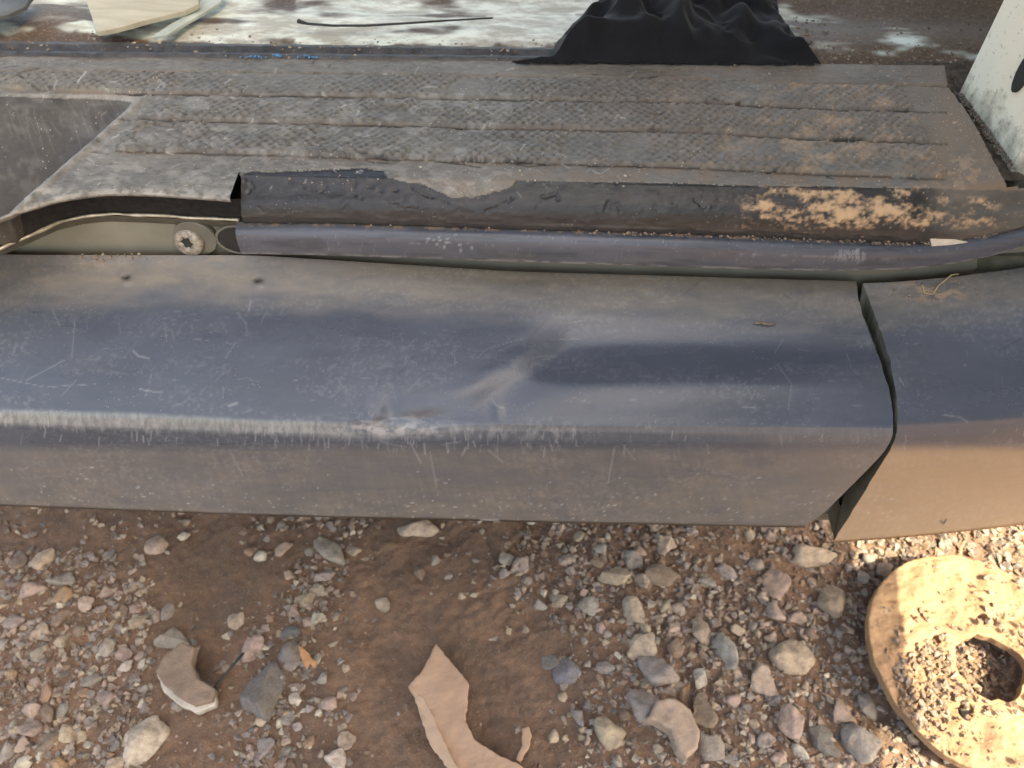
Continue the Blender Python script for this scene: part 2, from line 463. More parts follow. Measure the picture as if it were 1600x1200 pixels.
ZONE = [(-99, 330, 'far left gravel'), (330, 580, 'left gravel strip'), (580, 830, 'bare soil around the tan board'),
        (830, 1180, 'right stone cluster'), (1180, 1390, 'gravel beside the brake disc'), (1390, 2000, 'sunlit brake disc corner')]
def zone_of(px, py):
    for a, b, n in ZONE:
        if a <= px < b: break
    row = 'upper' if py < 905 else ('middle' if py < 1040 else 'lower')
    return row + ' ' + n
def zdepth(p): return -(np.array([p[0], p[1], p[2] - CAMZ]) @ R3)[2]
protos = []
def put_stone(px, py, w, h, turn, tint, seed, label=None, group=None):
    p = on_z(px, py); d = zdepth(p)
    sx, sy = w * d / FPX, h * d / FPX
    r = random.Random(seed)
    o = bpy.data.objects.new('stone', SV[seed % len(SV)])
    COL.objects.link(o)
    hz = 0.5 * (sx + sy)
    o.scale = (sx * 1.08, sy * 1.08, hz * r.uniform(0.95, 1.3))
    o.rotation_euler = (r.uniform(-.2, .2), r.uniform(-.2, .2), math.radians(turn if w != h else r.uniform(0, 360)))
    if turn in (80, 85, 90, 100, 110, 120): o.scale = (sy * 1.08, sx * 1.08, o.scale[2]); o.rotation_euler[2] = math.radians(turn)
    o.location = (p[0], p[1] - 0.1 * hz, float(ground_h(p[0], p[1])) + hz * 0.12)
    j = r.uniform(0.85, 1.15)
    o.color = tuple(min(1, c * j * r.uniform(0.95, 1.05)) for c in TINT[tint]) + (1,)
    return o
taken = []
todo = {}
for i, (px, py, w, h, turn, tint) in enumerate(BIG):
    if turn in (80, 85, 90, 100, 110, 120) and h < w: w, h = h, w
    o = put_stone(px, py, w, h, turn, tint, 100 + i)
    a = max(w, h)
    size = 'large' if a > 45 else ('medium' if a > 25 else 'small')
    shape = 'long' if max(w, h) > 1.45 * min(w, h) else ('squat' if i % 2 else 'angular')
    key = (f'{size} {shape} {tint} stone', zone_of(px, py))
    todo.setdefault(key, []).append((px, o))
    taken.append((px, py, 0.42 * max(w, h)))
ORD = ['leftmost', 'second', 'third', 'fourth', 'fifth', 'sixth', 'seventh', 'eighth', 'ninth', 'tenth', 'eleventh', 'twelfth']
def label_all(todo, cat, group):
    for key, lst in todo.items():
        lst.sort(key=lambda q: q[0])
        for k, (px, o) in enumerate(lst):
            desc, zn = key
            pre = '' if len(lst) == 1 else ('leftmost ' if k == 0 else ORD[min(k, 11)] + ' from left, ')
            tag(o, pre + desc + ' in the ' + zn, cat, group)
label_all(todo, 'stone', 'larger stones on the soil')

def dens(px, py):
    d = 0.20 + 0 * px
    d = np.maximum(d, 1.0 * (px < 235 - (py < 900) * 60) * (py > 850))
    d = np.maximum(d, 0.9 * np.exp(-((px - (520 - (py - 830) * 0.30)) / 55.0) ** 2))
    d = np.maximum(d, 0.85 * ((px > 860) & (px < 1440)))
    d = np.maximum(d, 0.75 * np.exp(-(((px - 820) / 60) ** 2 + ((py - 880) / 70.0) ** 2)))
    d = np.maximum(d, 0.6 * np.exp(-(((px - 500) / 60) ** 2 + ((py - 1110) / 70.0) ** 2)))
    for cx, cy, rx, ry, a in ((315, 900, 90, 70, .95), (690, 1060, 150, 170, .97), (620, 870, 80, 60, .9), (640, 960, 120, 60, .75), (850, 1120, 60, 110, .85), (300, 1010, 60, 50, .8),
                              (1120, 850, 50, 45, .7), (600, 1150, 40, 60, .8), (880, 990, 70, 35, .7), (1250, 900, 25, 40, .6), (1190, 1110, 20, 40, .5), (300, 1150, 60, 50, .4)):
        d = d * (1 - a * np.exp(-(((px - cx) / rx) ** 2 + ((py - cy) / ry) ** 2) ** 1.5))
    return d
TK = np.array(taken)
names = list(TINT)
placed = 0; tries = 0; todo = {}
while placed < 165 and tries < 6000:
    tries += 1
    px, py = random.uniform(-10, 1610), random.uniform(795, 1205)
    if random.random() > dens(np.array(px), np.array(py)) ** 1.3: continue
    if 620 < px < 830 and py > 1000: continue
    if 1345 < px and 860 < py < 1200 and random.random() < 0.75: continue
    w = random.uniform(10, 21)
    if (np.hypot(TK[:, 0] - px, TK[:, 1] - py) < TK[:, 2] + w * 0.42).any(): continue
    TK = np.vstack([TK, (px, py, w * 0.42)])
    tint = random.choices(names, (30, 24, 16, 12, 3, 8, 6, 1))[0]
    o = put_stone(px, py, w, w * random.uniform(0.7, 0.98), random.uniform(0, 180), tint, 500 + placed)
    todo.setdefault((f'{"tiny" if w < 14.5 else "little"} {tint} pebble', zone_of(px, py)), []).append((px, o))
    placed += 1

label_all(todo, 'pebble', 'small pebbles scattered on the soil')
# tiny gravel, too many to count: one object
def small_hull(seed):
    r = random.Random(seed); bm = bmesh.new()
    for k in range(9):
        v = Vector((r.gauss(0, 1), r.gauss(0, 1), r.gauss(0, 1))).normalized()
        bm.verts.new((v.x, v.y, v.z * 0.7))
    res = bmesh.ops.convex_hull(bm, input=bm.verts)
    bmesh.ops.triangulate(bm, faces=bm.faces); bmesh.ops.recalc_face_normals(bm, faces=bm.faces)
    bm.verts.index_update()
    V = np.array([v.co for v in bm.verts]); F = np.array([[v.index for v in f.verts] for f in bm.faces]); bm.free()
    return V, F
HU = [small_hull(s) for s in range(16)]
def scatter(name, X, Y, Z, rad, tint, m, kind='stuff', label=None, cat=None, sink=0.25):
    Vs, Fs, Cs, off = [], [], [], 0
    for k in range(len(X)):
        V, F = HU[k % 16]
        a = random.uniform(0, 6.28); c, s = math.cos(a), math.sin(a)
        q = V * rad[k] * np.array([1, random.uniform(.6, 1), random.uniform(.6, 1)])
        q = np.stack([q[:, 0] * c - q[:, 1] * s, q[:, 0] * s + q[:, 1] * c, q[:, 2]], -1) + np.array([X[k], Y[k], Z[k] + rad[k] * sink])
        Vs.append(q); Fs.append(F + off); off += len(V)
        Cs.append(np.repeat(np.array([[*tint[k], 1.0]]), len(V), 0))
    o = mesh_np(name, np.concatenate(Vs), np.concatenate(Fs), {'tint': np.concatenate(Cs)}, False, m)
    return tag(o, label, cat, None, kind)
N = 80000
ux = rng.uniform(-0.95, 1.0, N); uy = rng.uniform(-0.15, 0.85, N)
qx, qy = project(ux, uy, 0 * ux)
dd = dens(qx, qy)
inside = (qx > -40) & (qx < 1640) & (qy > 780) & (qy < 1240)
patch = fbm(ux * 16, uy * 16, 77, 3)
keep = rng.uniform(0, 1, N) < np.where(inside, np.clip(dd * 1.15, 0, 1), 0.5) * sst(0.28, 0.52, patch + dd * 0.25)
ux, uy = ux[keep], uy[keep]
n = len(ux)
rad = 0.0010 + 0.0058 * rng.uniform(0, 1, n) ** 2.0
tl = [TINT[k] for k in random.choices(names, (30, 24, 16, 18, 2, 6, 8, 1), k=n)]
tl = [(lambda j: tuple(c * j for c in q))(random.uniform(0.7, 1.15)) for q in tl]
scatter('gravel', ux, uy, ground_h(ux, uy), rad, tl, M['gravel'], label='fine loose gravel scattered over the reddish soil', cat='gravel')
n = 16000
ux = rng.uniform(-0.8, 0.9, n); uy = rng.uniform(0.1, 0.7, n)
tl = [(lambda j: (0.30 * j, 0.22 * j, 0.16 * j))(random.uniform(0.45, 1.0)) for _ in range(n)]
scatter('grit', ux, uy, ground_h(ux, uy), 0.0006 + 0.0012 * rng.uniform(0, 1, n) ** 2, tl, M['gravel'], label='fine soil crumbs between the gravel', cat='grit')

# ------------------------------------------------------------------ shards, disc on the ground
def px_poly(pts, z=0.0):
    w = [on_z(a, b, z) for a, b in pts]
    c = np.mean(w, 0)
    return [(p[0] - c[0], p[1] - c[1]) for p in w], c
def rough_outline(pts, step=0.004, amp=0.0007, seed=1):
    out = []; r = random.Random(seed)
    for (x0, y0), (x1, y1) in zip(pts, pts[1:] + pts[:1]):
        n = max(1, int(math.hypot(x1 - x0, y1 - y0) / step))
        for k in range(n):
            t = k / n
            out.append((x0 + (x1 - x0) * t + r.uniform(-amp, amp) * (k > 0), y0 + (y1 - y0) * t + r.uniform(-amp, amp) * (k > 0)))
    return out
def shard(name, pts, z, thick, m, label, cat, tilt=(0, 0), bevel=0.0008):
    q, c = px_poly(pts, z)
    o = roughen(poly_obj(name, rough_outline(q), thick, m, bevel=bevel), 0.004, min(0.0022, thick * .3), 55, len(pts))
    o.location = (c[0], c[1], z); o.rotation_euler = (tilt[0], tilt[1], 0)
    return tag(o, label, cat)
M['board'] = simple('dusty_brown_board', (0.43, 0.275, 0.185), 0.75, 0, 0.10, 22, 0.6, 0.0008)
M['plate'] = simple('dark_brown_clay', (0.20, 0.145, 0.11), 0.85, 0, 0.25, 60, 0.7, 0.001)
shard('board_shard', [(682,1008),(730,1066),(733,1072),(727,1128),(742,1158),(776,1180),(812,1197),(850,1225),(760,1260),(712,1215),(672,1160),(655,1110),(650,1090),(638,1074),(660,1050)],
      0.012, 0.007, M['board'], 'bent tan board shard with a pointed tip lying on the soil', 'board shard', (0.02, -0.04))
bd = bpy.data.objects['board_shard']
q, c_ = px_poly([(637,1073),(648,1088),(655,1112),(672,1162),(712,1217),(732,1228),(704,1178),(686,1140),(674,1112),(662,1088)], 0.017)
fe = roughen(poly_obj('folded_edge', rough_outline(q), 0.004, simple('pale_board_edge', (0.50, 0.34, 0.235), 0.7, 0, 0.12, 40, 0.5, 0.001), bd, bevel=0.0006), 0.004, 0.001, 60)
fe.location = (c_[0] - bd.location[0], c_[1] - bd.location[1], 0.0035); fe.rotation_euler = (0, -0.12, 0)
cs = shard('clay_shard', [(247,1052),(262,1028),(290,1009),(309,1016),(303,1040),(312,1062),(338,1078),(334,1096),(306,1104),(280,1090),(258,1071)],
      0.016, 0.014, M['plate'], 'crescent brown shard with a pale chipped rim beside a hollow', 'shard', (0.10, 0.03), 0.002)
q, c_ = px_poly([(248,1056),(262,1062),(284,1082),(308,1094),(338,1088),(336,1102),(306,1114),(280,1102),(258,1084)], 0.012)
rm = poly_obj('chipped_rim', rough_outline(q), 0.012, simple('pale_chipped_clay', (0.42, 0.38, 0.33), 0.7, 0, 0.3, 80, 0.7), cs, bevel=0.001)
rm.location = (c_[0] - cs.location[0], c_[1] - cs.location[1], -0.006)
shard('stone_crescent', [(1010,1126),(1024,1098),(1052,1096),(1076,1112),(1091,1144),(1088,1172),(1070,1187),(1056,1175),(1045,1144),(1028,1134)],
      0.014, 0.018, simple('tan_crescent_stone', (0.36, 0.265, 0.20), 0.85, 0, 0.2, 70, 0.8, 0.001), 'curved boomerang-shaped tan stone below the largest grey stone', 'stone', (0.06, 0), 0.003)
shard('wood_chip', [(815,1140),(826,1136),(831,1150),(826,1170),(812,1192),(806,1188),(816,1165)], 0.010, 0.004, M['board'], 'narrow pinkish wood chip right of the bent tan board', 'wood chip')
shard('dry_leaf', [(466,1010),(478,1018),(496,1036),(490,1042),(484,1036),(480,1046),(474,1036)], 0.014, 0.001, M['leaf'], 'small curled orange dry leaf in the gravel strip', 'leaf', (0.3, 0.2), 0.0003)
a = on_z(338, 1082); b = on_z(388, 1032)
tag(tube('wire_stub', [(a[0], a[1], .012), ((a[0] + b[0]) / 2, (a[1] + b[1]) / 2, .018), (b[0], b[1], .022)], 0.0016, M['cord'], n=8), 'short dark wire leaning beside the crescent brown shard', 'wire')

# brake disc
t = NT('rusty_disc')
t1 = t.noise(14, 6, 0.6); t2 = t.noise(120, 5, 0.7)
c = t.ramp(t1, [(0.3, (0.17, 0.10, 0.06)), (0.5, (0.29, 0.18, 0.10)), (0.72, (0.39, 0.25, 0.14))])
c = t.mix(t.ramp(t2, [(0.45, 0), (0.75, 0.5)]), c, (0.24, 0.13, 0.07))
t.set(c, 0.8); t.bump(t1, 0.8, 0.008); t.bump(t2, 0.7, 0.002)
M['disc'] = t.m
DC = on_z(1532, 1032, 0.022)
Rd = abs(on_z(1349, 1000, 0.022)[0] - DC[0])
def circ(cx, cy, r, n=40, ex=1.0, rot=0.0, j=0.0, seed=0):
    rr = random.Random(seed); out = []
    for k in range(n):
        th = 2 * math.pi * k / n; q = r * (1 + rr.uniform(-j, j))
        x, y = q * math.cos(th), q * math.sin(th) * ex
        out.append((cx + x * math.cos(rot) - y * math.sin(rot), cy + x * math.sin(rot) + y * math.cos(rot)))
    return out
disc = bpy.data.objects.new('brake_disc', None); COL.objects.link(disc)
disc.location = (DC[0], DC[1], 0.021); disc.rotation_euler = (0.03, 0.05, 0)
tag(disc, 'rusty brake disc half in sunlight on the gravel', 'brake disc')
def rel(px, py):
    p = on_z(px, py, 0.026); return p[0] - DC[0], p[1] - DC[1]
hc = rel(1548, 1042)
holes = [circ(hc[0], hc[1], 0.038, 30, 0.94, 0.4, 0.10)] + [circ(*rel(a, b), r, 16, 0.75, 1.0) for a, b, r in ((1461, 1002, 0.0066), (1533, 968, 0.0070), (1508, 1112, 0.0100), (1612, 935, 0.006), (1640, 1090, 0.006))]
roughen(poly_obj('ring', circ(0, 0, Rd, 120, 1, 0, 0.003), 0.009, M['disc'], disc, holes, 0.0012), 0.0030, 0.0058, 40, 3)
# dirt and pebbles lying on the disc
n = 5200
ang = rng.uniform(0, 6.28, n); rr = Rd * np.sqrt(rng.uniform(0, 1, n))
sx, sy = DC[0] + rr * np.cos(ang), DC[1] + rr * np.sin(ang)
qx, qy = project(sx, sy, sx * 0 + 0.03)
k1 = np.exp(-(((qx - 1450) / 45) ** 2 + ((qy - 1075) / 70) ** 2)) + 0.05 + 0.9 * np.exp(-(((qx - 1550) / 45) ** 2 + ((qy - 1040) / 55) ** 2))
keep = (rng.uniform(0, 1, n) < k1) & (qx < 1700)
sx, sy, qx, qy = sx[keep], sy[keep], qx[keep], qy[keep]; n = len(sx)
inh = np.hypot(sx - DC[0] - hc[0], sy - DC[1] - hc[1]) < 0.043
rad = 0.0012 + 0.0045 * rng.uniform(0, 1, n) ** 2.2
zz = np.where(inh, ground_h(sx, sy) + 0.004, 0.031)
tl = [(lambda j: tuple(c * j for c in TINT[k]))(random.uniform(0.45, .85)) for k in random.choices(['beige', 'orange-brown', 'pink', 'orange-brown'], k=n)]
scatter('disc_gravel', sx, sy, zz, rad, tl, M['gravel'], label='pale gravel lying on and inside the brake disc', cat='gravel', sink=0.1)
n = 1500
ux = on_z(1390, 860)[0] + rng.uniform(-0.01, 0.35, n); uy = on_z(1500, 860)[1] + rng.normal(0.03, 0.035, n)
ok = np.hypot(ux - DC[0], uy - DC[1]) > Rd + 0.003
ux, uy = ux[ok], uy[ok]; n = len(ux)
tl = [(lambda j: tuple(c * j for c in TINT[k]))(random.uniform(0.5, .95)) for k in random.choices(['beige', 'orange-brown', 'pink', 'grey'], k=n)]
scatter('sunlit_gravel', ux, uy, ground_h(ux, uy), 0.002 + 0.006 * rng.uniform(0, 1, n) ** 2, tl, M['gravel'], label='pale sunlit gravel between the sill and the brake disc', cat='gravel')

# ------------------------------------------------------------------ the van
van = bpy.data.objects.new('van', None); COL.objects.link(van); van.location = (0, 0, 0)
tag(van, 'worn van seen at its open side door sill, dented grey cladding and torn step mat', 'van')

XD = np.linspace(-0.75, 0.75, 1501)
def feature(keys):
    """keys: (px, py, Y) along the sill -> Y(X), Z(X) sampled on XD"""
    W_ = np.array([on_y(a, b, c) for a, b, c in keys])
    o = np.argsort(W_[:, 0]); W_ = W_[o]
    Yx = np.interp(XD, W_[:, 0], W_[:, 1]); Zx = np.interp(XD, W_[:, 0], W_[:, 2])
    # straight extrapolation beyond the frame
    k = np.hanning(61); k /= k.sum()
    pad = lambda a: np.concatenate([np.full(30, a[0]), a, np.full(30, a[-1])])
    return np.convolve(pad(Yx), k, 'valid'), np.convolve(pad(Zx), k, 'valid')

def spline_rows(C, per):
    """Catmull-Rom over axis 0 of C (K, n); per = samples per segment"""
    K = len(C); out = []
    Cp = np.concatenate([[2 * C[0] - C[1]], C, [2 * C[-1] - C[-2]]])
    for s in range(K - 1):
        p0, p1, p2, p3 = Cp[s], Cp[s + 1], Cp[s + 2], Cp[s + 3]
        for k in range(per[s]):
            u = k / per[s]
            out.append(0.5 * ((2 * p1) + (-p0 + p2) * u + (2 * p0 - 5 * p1 + 4 * p2 - p3) * u * u + (-p0 + 3 * p1 - 3 * p2 + p3) * u ** 3))
    out.append(C[-1]); return np.array(out)

# -- left cladding: two section families blended across the dent
XS = (0, 400, 800, 1390)
LEFT = [((398, 399, 424, 441), .506), ((418, 424, 445, 462), .496), ((462, 470, 486, 502), .472), ((535, 542, 556, 570), .432),
        ((596, 606, 616, 626), .401), ((635, 650, 660, 668), .3855), ((655, 670, 680, 684), .3805), ((674, 688, 695, 700), .3790),
        ((732, 743, 752, 756), .3790), ((786, 801, 811, 822), .3800)]
RIGHT = [((398, 399, 424, 441), .506), ((418, 424, 447, 462), .496), ((462, 470, 492, 506), .4705), ((530, 530, 540, 546), .4480),
         ((590, 592, 598, 604), .4100), ((630, 645, 652, 658), .3865), ((652, 666, 668, 673), .3812), ((674, 686, 688, 694), .3790),
         ((732, 743, 752, 756), .3790), ((786, 801, 811, 822), .3800)]
def section(defn):
    Ys, Zs = [], []
    for ys, Y in defn:
        a, b = feature([(x, y, Y) for x, y in zip(XS, ys)]); Ys.append(a); Zs.append(b)
    return np.array(Ys), np.array(Zs)
YL, ZL = section(LEFT); YR, ZR = section(RIGHT)
cpx = [1000, 970, 920, 850, 765, 710, 680, 680, 680, 680]
wid = [160, 130, 80, 52, 46, 50, 60, 60, 60, 60]
PXD = np.array([project(XD, YL[k], ZL[k])[0] for k in range(10)])
Wt = np.array([sst(cpx[k] - wid[k], cpx[k] + wid[k], PXD[k]) for k in range(10)])
YC = YL * (1 - Wt) + YR * Wt; ZC = ZL * (1 - Wt) + ZR * Wt
def underside(YC, ZC):
    return (np.concatenate([YC, [YC[-1] + .002], [YC[-1] + .012], [YC[-1] + .07]]), np.concatenate([ZC, [ZC[-1] - .0035], [ZC[-1] - .005], [ZC[-1] - .004]]))
YC, ZC = underside(YC, ZC)
per = [16, 24, 34, 30, 24, 12, 10, 32, 34, 3, 3, 6]
TY, TZ = spline_rows(YC, per), spline_rows(ZC, per)

def edge_x(TY, TZ, poly, lo, hi):
    """for each row the X where it meets the pixel polyline x(py)"""
    ex = []
    i0, i1 = np.searchsorted(XD, lo), np.searchsorted(XD, hi)
    for r in range(len(TY)):
        px, py = project(XD[i0:i1], TY[r, i0:i1], TZ[r, i0:i1])
        f = px - pl(py, poly)
        j = np.argmax(f > 0) if (f > 0).any() else len(f) - 1
        ex.append(XD[i0 + j])
    ex = np.array(ex); k = np.ones(5) / 5
    return np.convolve(np.concatenate([[ex[0]] * 2, ex, [ex[-1]] * 2]), k, 'valid')
EDL = [(440, 1337), (460, 1339), (490, 1346), (530, 1361), (570, 1376), (610, 1389), (650, 1395), (680, 1394), (700, 1385), (720, 1368), (760, 1328), (798, 1290), (812, 1272), (822, 1256)]
EDR = [(430, 1342), (450, 1350), (480, 1361), (520, 1376), (560, 1389), (610, 1399), (650, 1402), (680, 1400), (705, 1390), (740, 1367), (800, 1330), (848, 1300)]

def rocker_attrs(PX, PY, seed, NY):
    sh = PX.shape
    f1 = fbm(PX / 60, PY / 14, seed); f2 = fbm(PX / 16, PY / 6, seed + 5); f3 = fbm(PX / 140, PY / 30, seed + 9)
    jl = pl(PX, [(0, 400), (400, 402), (800, 430), (1340, 443), (1600, 420)])
    dust = 0.85 * (1 - sst(18, 85, PY - jl + 40 * (f1 - .5) - 10))
    dust = dust + 0.06 * sst(0.45, 0.75, f3) * sst(440, 470, PY) * (1 - sst(560, 640, PY))
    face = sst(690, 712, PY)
    fdust_bounce = face * (0.48 + 0.08 * sst(0.3, 0.8, f3) + 0.42 * (seed == 23) + 0.18 * sst(740, 810, PY) * f2 * 1.6)  # extra on the right section stands in for warm bounce off the ground
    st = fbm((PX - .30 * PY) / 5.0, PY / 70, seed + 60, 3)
    fdust_bounce = fdust_bounce * (0.88 + 0.22 * sst(.25, .75, st))
    dust = np.clip(np.maximum(dust, fdust_bounce), 0, 1)
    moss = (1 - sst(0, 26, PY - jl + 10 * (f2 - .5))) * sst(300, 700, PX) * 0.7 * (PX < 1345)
    scuff = np.zeros(sh)
    ridge = pl(PX, [(0, 655), (400, 672), (600, 672), (720, 676), (900, 676), (1400, 682), (1600, 660)])
    # worn edge, plus a pale sky highlight painted along the ridge
    d = np.abs(PY - ridge)
    scuff += 0.22 * np.exp(-(d / 12) ** 2) * sst(0.42, 0.7, fbm(PX / 6, PY / 12, seed + 20)) * (PX < 900)
    top_ = pl(PX, [(0, 641), (200, 646), (400, 657), (600, 664), (700, 664), (900, 664), (1400, 668)])
    bot_ = pl(PX, [(0, 663), (400, 678), (600, 686), (900, 690), (1400, 694)])
    ridge_glint = sst(-5, 3, PY - top_) * (1 - sst(-7, 5, PY - bot_))
    worn = ridge_glint * (0.28 - 0.20 * sst(480, 700, PX)) * (0.7 + 0.5 * sst(.3, .7, fbm(PX / 4, PY / 12, seed + 21))) * (PX < 1398)
    scuff += 0.45 * np.exp(-(((PX - 600) / 90) ** 2 + ((PY - 668) / 16) ** 2)) * sst(0.4, 0.6, f2)
    scuff += 0.10 * sst(0.5, 0.75, fbm(PX / 5, PY / 4, seed + 30)) * sst(0.4, 0.6, f3)
    r = random.Random(seed)
    # explicit scratches seen in the photograph, then a random population
    for pts, w, a in [([(0, 590), (70, 605), (150, 600)], .8, .5), ([(40, 595), (100, 563)], .8, .6), ([(117, 500), (112, 560)], 1.2, .4), ([(208, 548), (216, 556), (232, 560)], 2.0, .6),
                      ([(218, 608), (240, 612), (254, 612)], 1.2, .8), ([(352, 560), (368, 536)], .9, .5), ([(370, 488), (384, 505), (386, 525)], 1.0, .5), ([(358, 634), (370, 630)], 3, .6),
                      ([(392, 470), (388, 486)], 2.0, .5), ([(770, 625), (776, 634), (788, 638)], 1.5, .6), 
                      ([(640, 690), (658, 724)], 1.4, .7), ([(672, 706), (682, 760)], 1.2, .5), ([(763, 703), (786, 722)], 1.4, .6), ([(960, 700), (950, 755)], 1.2, .7),
                      ([(975, 698), (992, 718)], 1.2, .5), ([(728, 700), (722, 712)], 2, .6), ([(1215, 570), (1236, 600), (1232, 640)], .9, .5), ([(745, 560), (760, 545), (820, 528)], .9, .35),
                      ([(360, 708), (380, 745)], 1.2, .45), ([(142, 710), (160, 695)], 1.0, .4), ([(600, 692), (640, 700)], .9, .5), ([(20, 555), (25, 540)], 2, .3),
                      ([(1405, 590), (1412, 602)], 1.3, .6), ([(1475, 648), (1500, 652), (1512, 660)], 1.5, .6), ([(690, 695), (720, 690)], 1, .5)]:
        stroke(scuff, PX, PY, pts, w * .8, a * .42)
    for k in range(150):
        x = r.uniform(-60, 1640); y = r.uniform(470, 640); a = r.choice([r.uniform(-.3, .3), r.uniform(-2.2, -.6)]); L = r.uniform(5, 34)
        stroke(scuff, PX, PY, [(x, y), (x + L * math.cos(a), y + L * math.sin(a) + r.uniform(-2, 2))], r.uniform(.4, .8), r.uniform(.05, .22))
    for k in range(170):   # nicks over the worn edge
        x = r.choice([r.uniform(-60, 900), r.uniform(380, 900), r.uniform(-60, 1640)]); y = pl(x, [(0, 665), (400, 682), (900, 690), (1400, 690), (1600, 672)]) + r.uniform(-20, 12)
        stroke(scuff, PX, PY, [(x, y), (x + r.uniform(-3, 4), y + r.uniform(4, 18))], r.uniform(.5, 1.2), r.uniform(.1, .4))
    for k in range(330):   # pale grit and stone chips on the lower face
        x = r.uniform(-60, 1400); y = 812 + 6 * (x - 800) / 600 - abs(r.gauss(0, 34)); L = r.uniform(.5, 1.0) * 2 ** r.uniform(0, 2.6)
        stroke(scuff, PX, PY, [(x, y), (x + L, y + r.uniform(-1, 1))], r.uniform(.4, 1.0), r.uniform(.2, .7))
    dark = np.zeros(sh)
    for k in range(30):
        x = r.uniform(-60, 1600); y = r.uniform(450, 640); a = r.uniform(-.9, -.3); L = r.uniform(10, 60)
        stroke(dark, PX, PY, [(x, y), (x + L * math.cos(a), y + L * math.sin(a))], r.uniform(.6, 1.6), r.uniform(.1, .3))
    for x, y in ((196, 432), (403, 437)):
        dark = np.maximum(dark, 0.95 * np.exp(-(((PX - x) / 7) ** 2 + ((PY - y) / 4.5) ** 2)))
    stroke(dark, PX, PY, [(1225, 460), (1235, 466)], 1.2, .4)
    stroke(dark, PX, PY, [(1470, 814), (1474, 818), (1478, 812)], 1.6, .8)
    dirt = 0.5 * face * (seed == 23) + 0.08 * sst(0.62, 0.74, fbm(PX / 18, PY / 7, seed + 44)) * (1 - sst(20, 60, PY - jl))  # first term paints sunlit ground bounce on the right section, rest is soil
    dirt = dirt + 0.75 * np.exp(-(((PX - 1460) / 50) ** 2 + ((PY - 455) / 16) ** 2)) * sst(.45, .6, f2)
    return dict(dust=dust * (1 - ridge_glint * .8), worn=np.clip(worn, 0, 1), moss=np.clip(moss, 0, 1), scuff=np.clip(scuff * (1 - 0.4 * moss), 0, 1), dark=dark, dirt=np.clip(dirt, 0, 1))

def build_rocker(name, TY, TZ, x0, x1, nu, seed, label, flipside):
    nv = len(TY)
    u = np.linspace(0, 1, nu)
    X = x0[:, None] + (x1 - x0)[:, None] * u[None, :]
    Y = np.array([np.interp(X[r], XD, TY[r]) for r in range(nv)]); Z = np.array([np.interp(X[r], XD, TZ[r]) for r in range(nv)])
    P = np.stack([X, Y, Z], -1)
    PX, PY = project(X, Y, Z)
    Nn = normals(P)
    if Nn[nv // 3, nu // 2, 2] < 0: Nn = -Nn
    A = rocker_attrs(PX, PY, seed, nv)
    h = 0.0011 * (fbm(PX / 180, PY / 60, seed + 3, 3) - .5)
    h += 0.0024 * np.exp(-(((PX - 574) / 24) ** 2 + ((PY - 652) / 15) ** 2)) * (0.7 + 0.9 * fbm(PX / 9, PY / 9, 4))
    h -= 0.0016 * np.exp(-(((PX - 652) / 48) ** 2 + ((PY - 656) / 12) ** 2))
    h -= 0.0012 * np.exp(-(((PX - 610) / 12) ** 2 + ((PY - 640) / 20) ** 2))
    h += 0.0008 * np.exp(-(((PX - 778) / 8) ** 2 + ((PY - 645) / 14) ** 2)) - 0.0002 * np.exp(-(((PX - 922) / 6) ** 2 + ((PY - 640) / 18) ** 2))
    for x, y in ((196, 432), (403, 437)):
        h -= 0.0025 * np.exp(-(((PX - x) / 6) ** 2 + ((PY - y) / 4) ** 2))
        h += 0.0012 * np.exp(-(((PX - x - 2) / 8) ** 2 + ((PY - y - 9) / 5) ** 2))
    gd = np.full(PX.shape, 99.0); gt = np.zeros(PX.shape)
    gp = [(1010, 566), (930, 566), (875, 572), (825, 590), (785, 612), (750, 634), (712, 650), (670, 662), (640, 668)]
    bm_ = (PX > 540) & (PX < 1100) & (PY > 480) & (PY < 720)
    for i, ((x0, y0), (x1, y1)) in enumerate(zip(gp[:-1], gp[1:])):
        dx, dy = x1 - x0, y1 - y0
        tt = np.clip(((PX[bm_] - x0) * dx + (PY[bm_] - y0) * dy) / (dx * dx + dy * dy), 0, 1)
        d_ = np.hypot(PX[bm_] - x0 - tt * dx, PY[bm_] - y0 - tt * dy)
        q_ = gd[bm_]; w_ = gt[bm_]; b_ = d_ < q_
        q_[b_] = d_[b_]; w_[b_] = (i + tt[b_]) / (len(gp) - 1); gd[bm_] = q_; gt[bm_] = w_
    upm = (PY < np.interp(PX, [p[0] for p in gp[::-1]], [p[1] for p in gp[::-1]]))
    env = sst(0, .3, gt) * (1 - sst(.85, 1.0, gt))
    h -= 0.0019 * env * (1 - .6 * sst(.6, .85, gt)) * np.exp(-(gd / np.where(upm, 20, 34)) ** 2)
    up = (PY < np.interp(PX, [p[0] for p in gp[::-1]], [p[1] for p in gp[::-1]]))
    h += 0.0006 * env * np.exp(-((gd - 34) / 14) ** 2) * up
    h -= 0.0003 * A['scuff'] * (0.5 + vn(PX / 2, PY / 2, 3))
    h += 0.0006 * A['dirt'] * vn(PX / 4, PY / 3, 6)
    P = P + Nn * h[..., None]
    return grid_obj(name, P, A, m=M['cladding'], parent=van, flip=flipside), P
xl0 = np.full(len(TY), -0.66)
xl1 = edge_x(TY, TZ, EDL, 0.15, 0.60)
xl1[-9:] = xl1[-10]
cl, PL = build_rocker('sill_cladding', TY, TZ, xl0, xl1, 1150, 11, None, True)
cl['label'] = 'dented main length of grey plastic cladding'

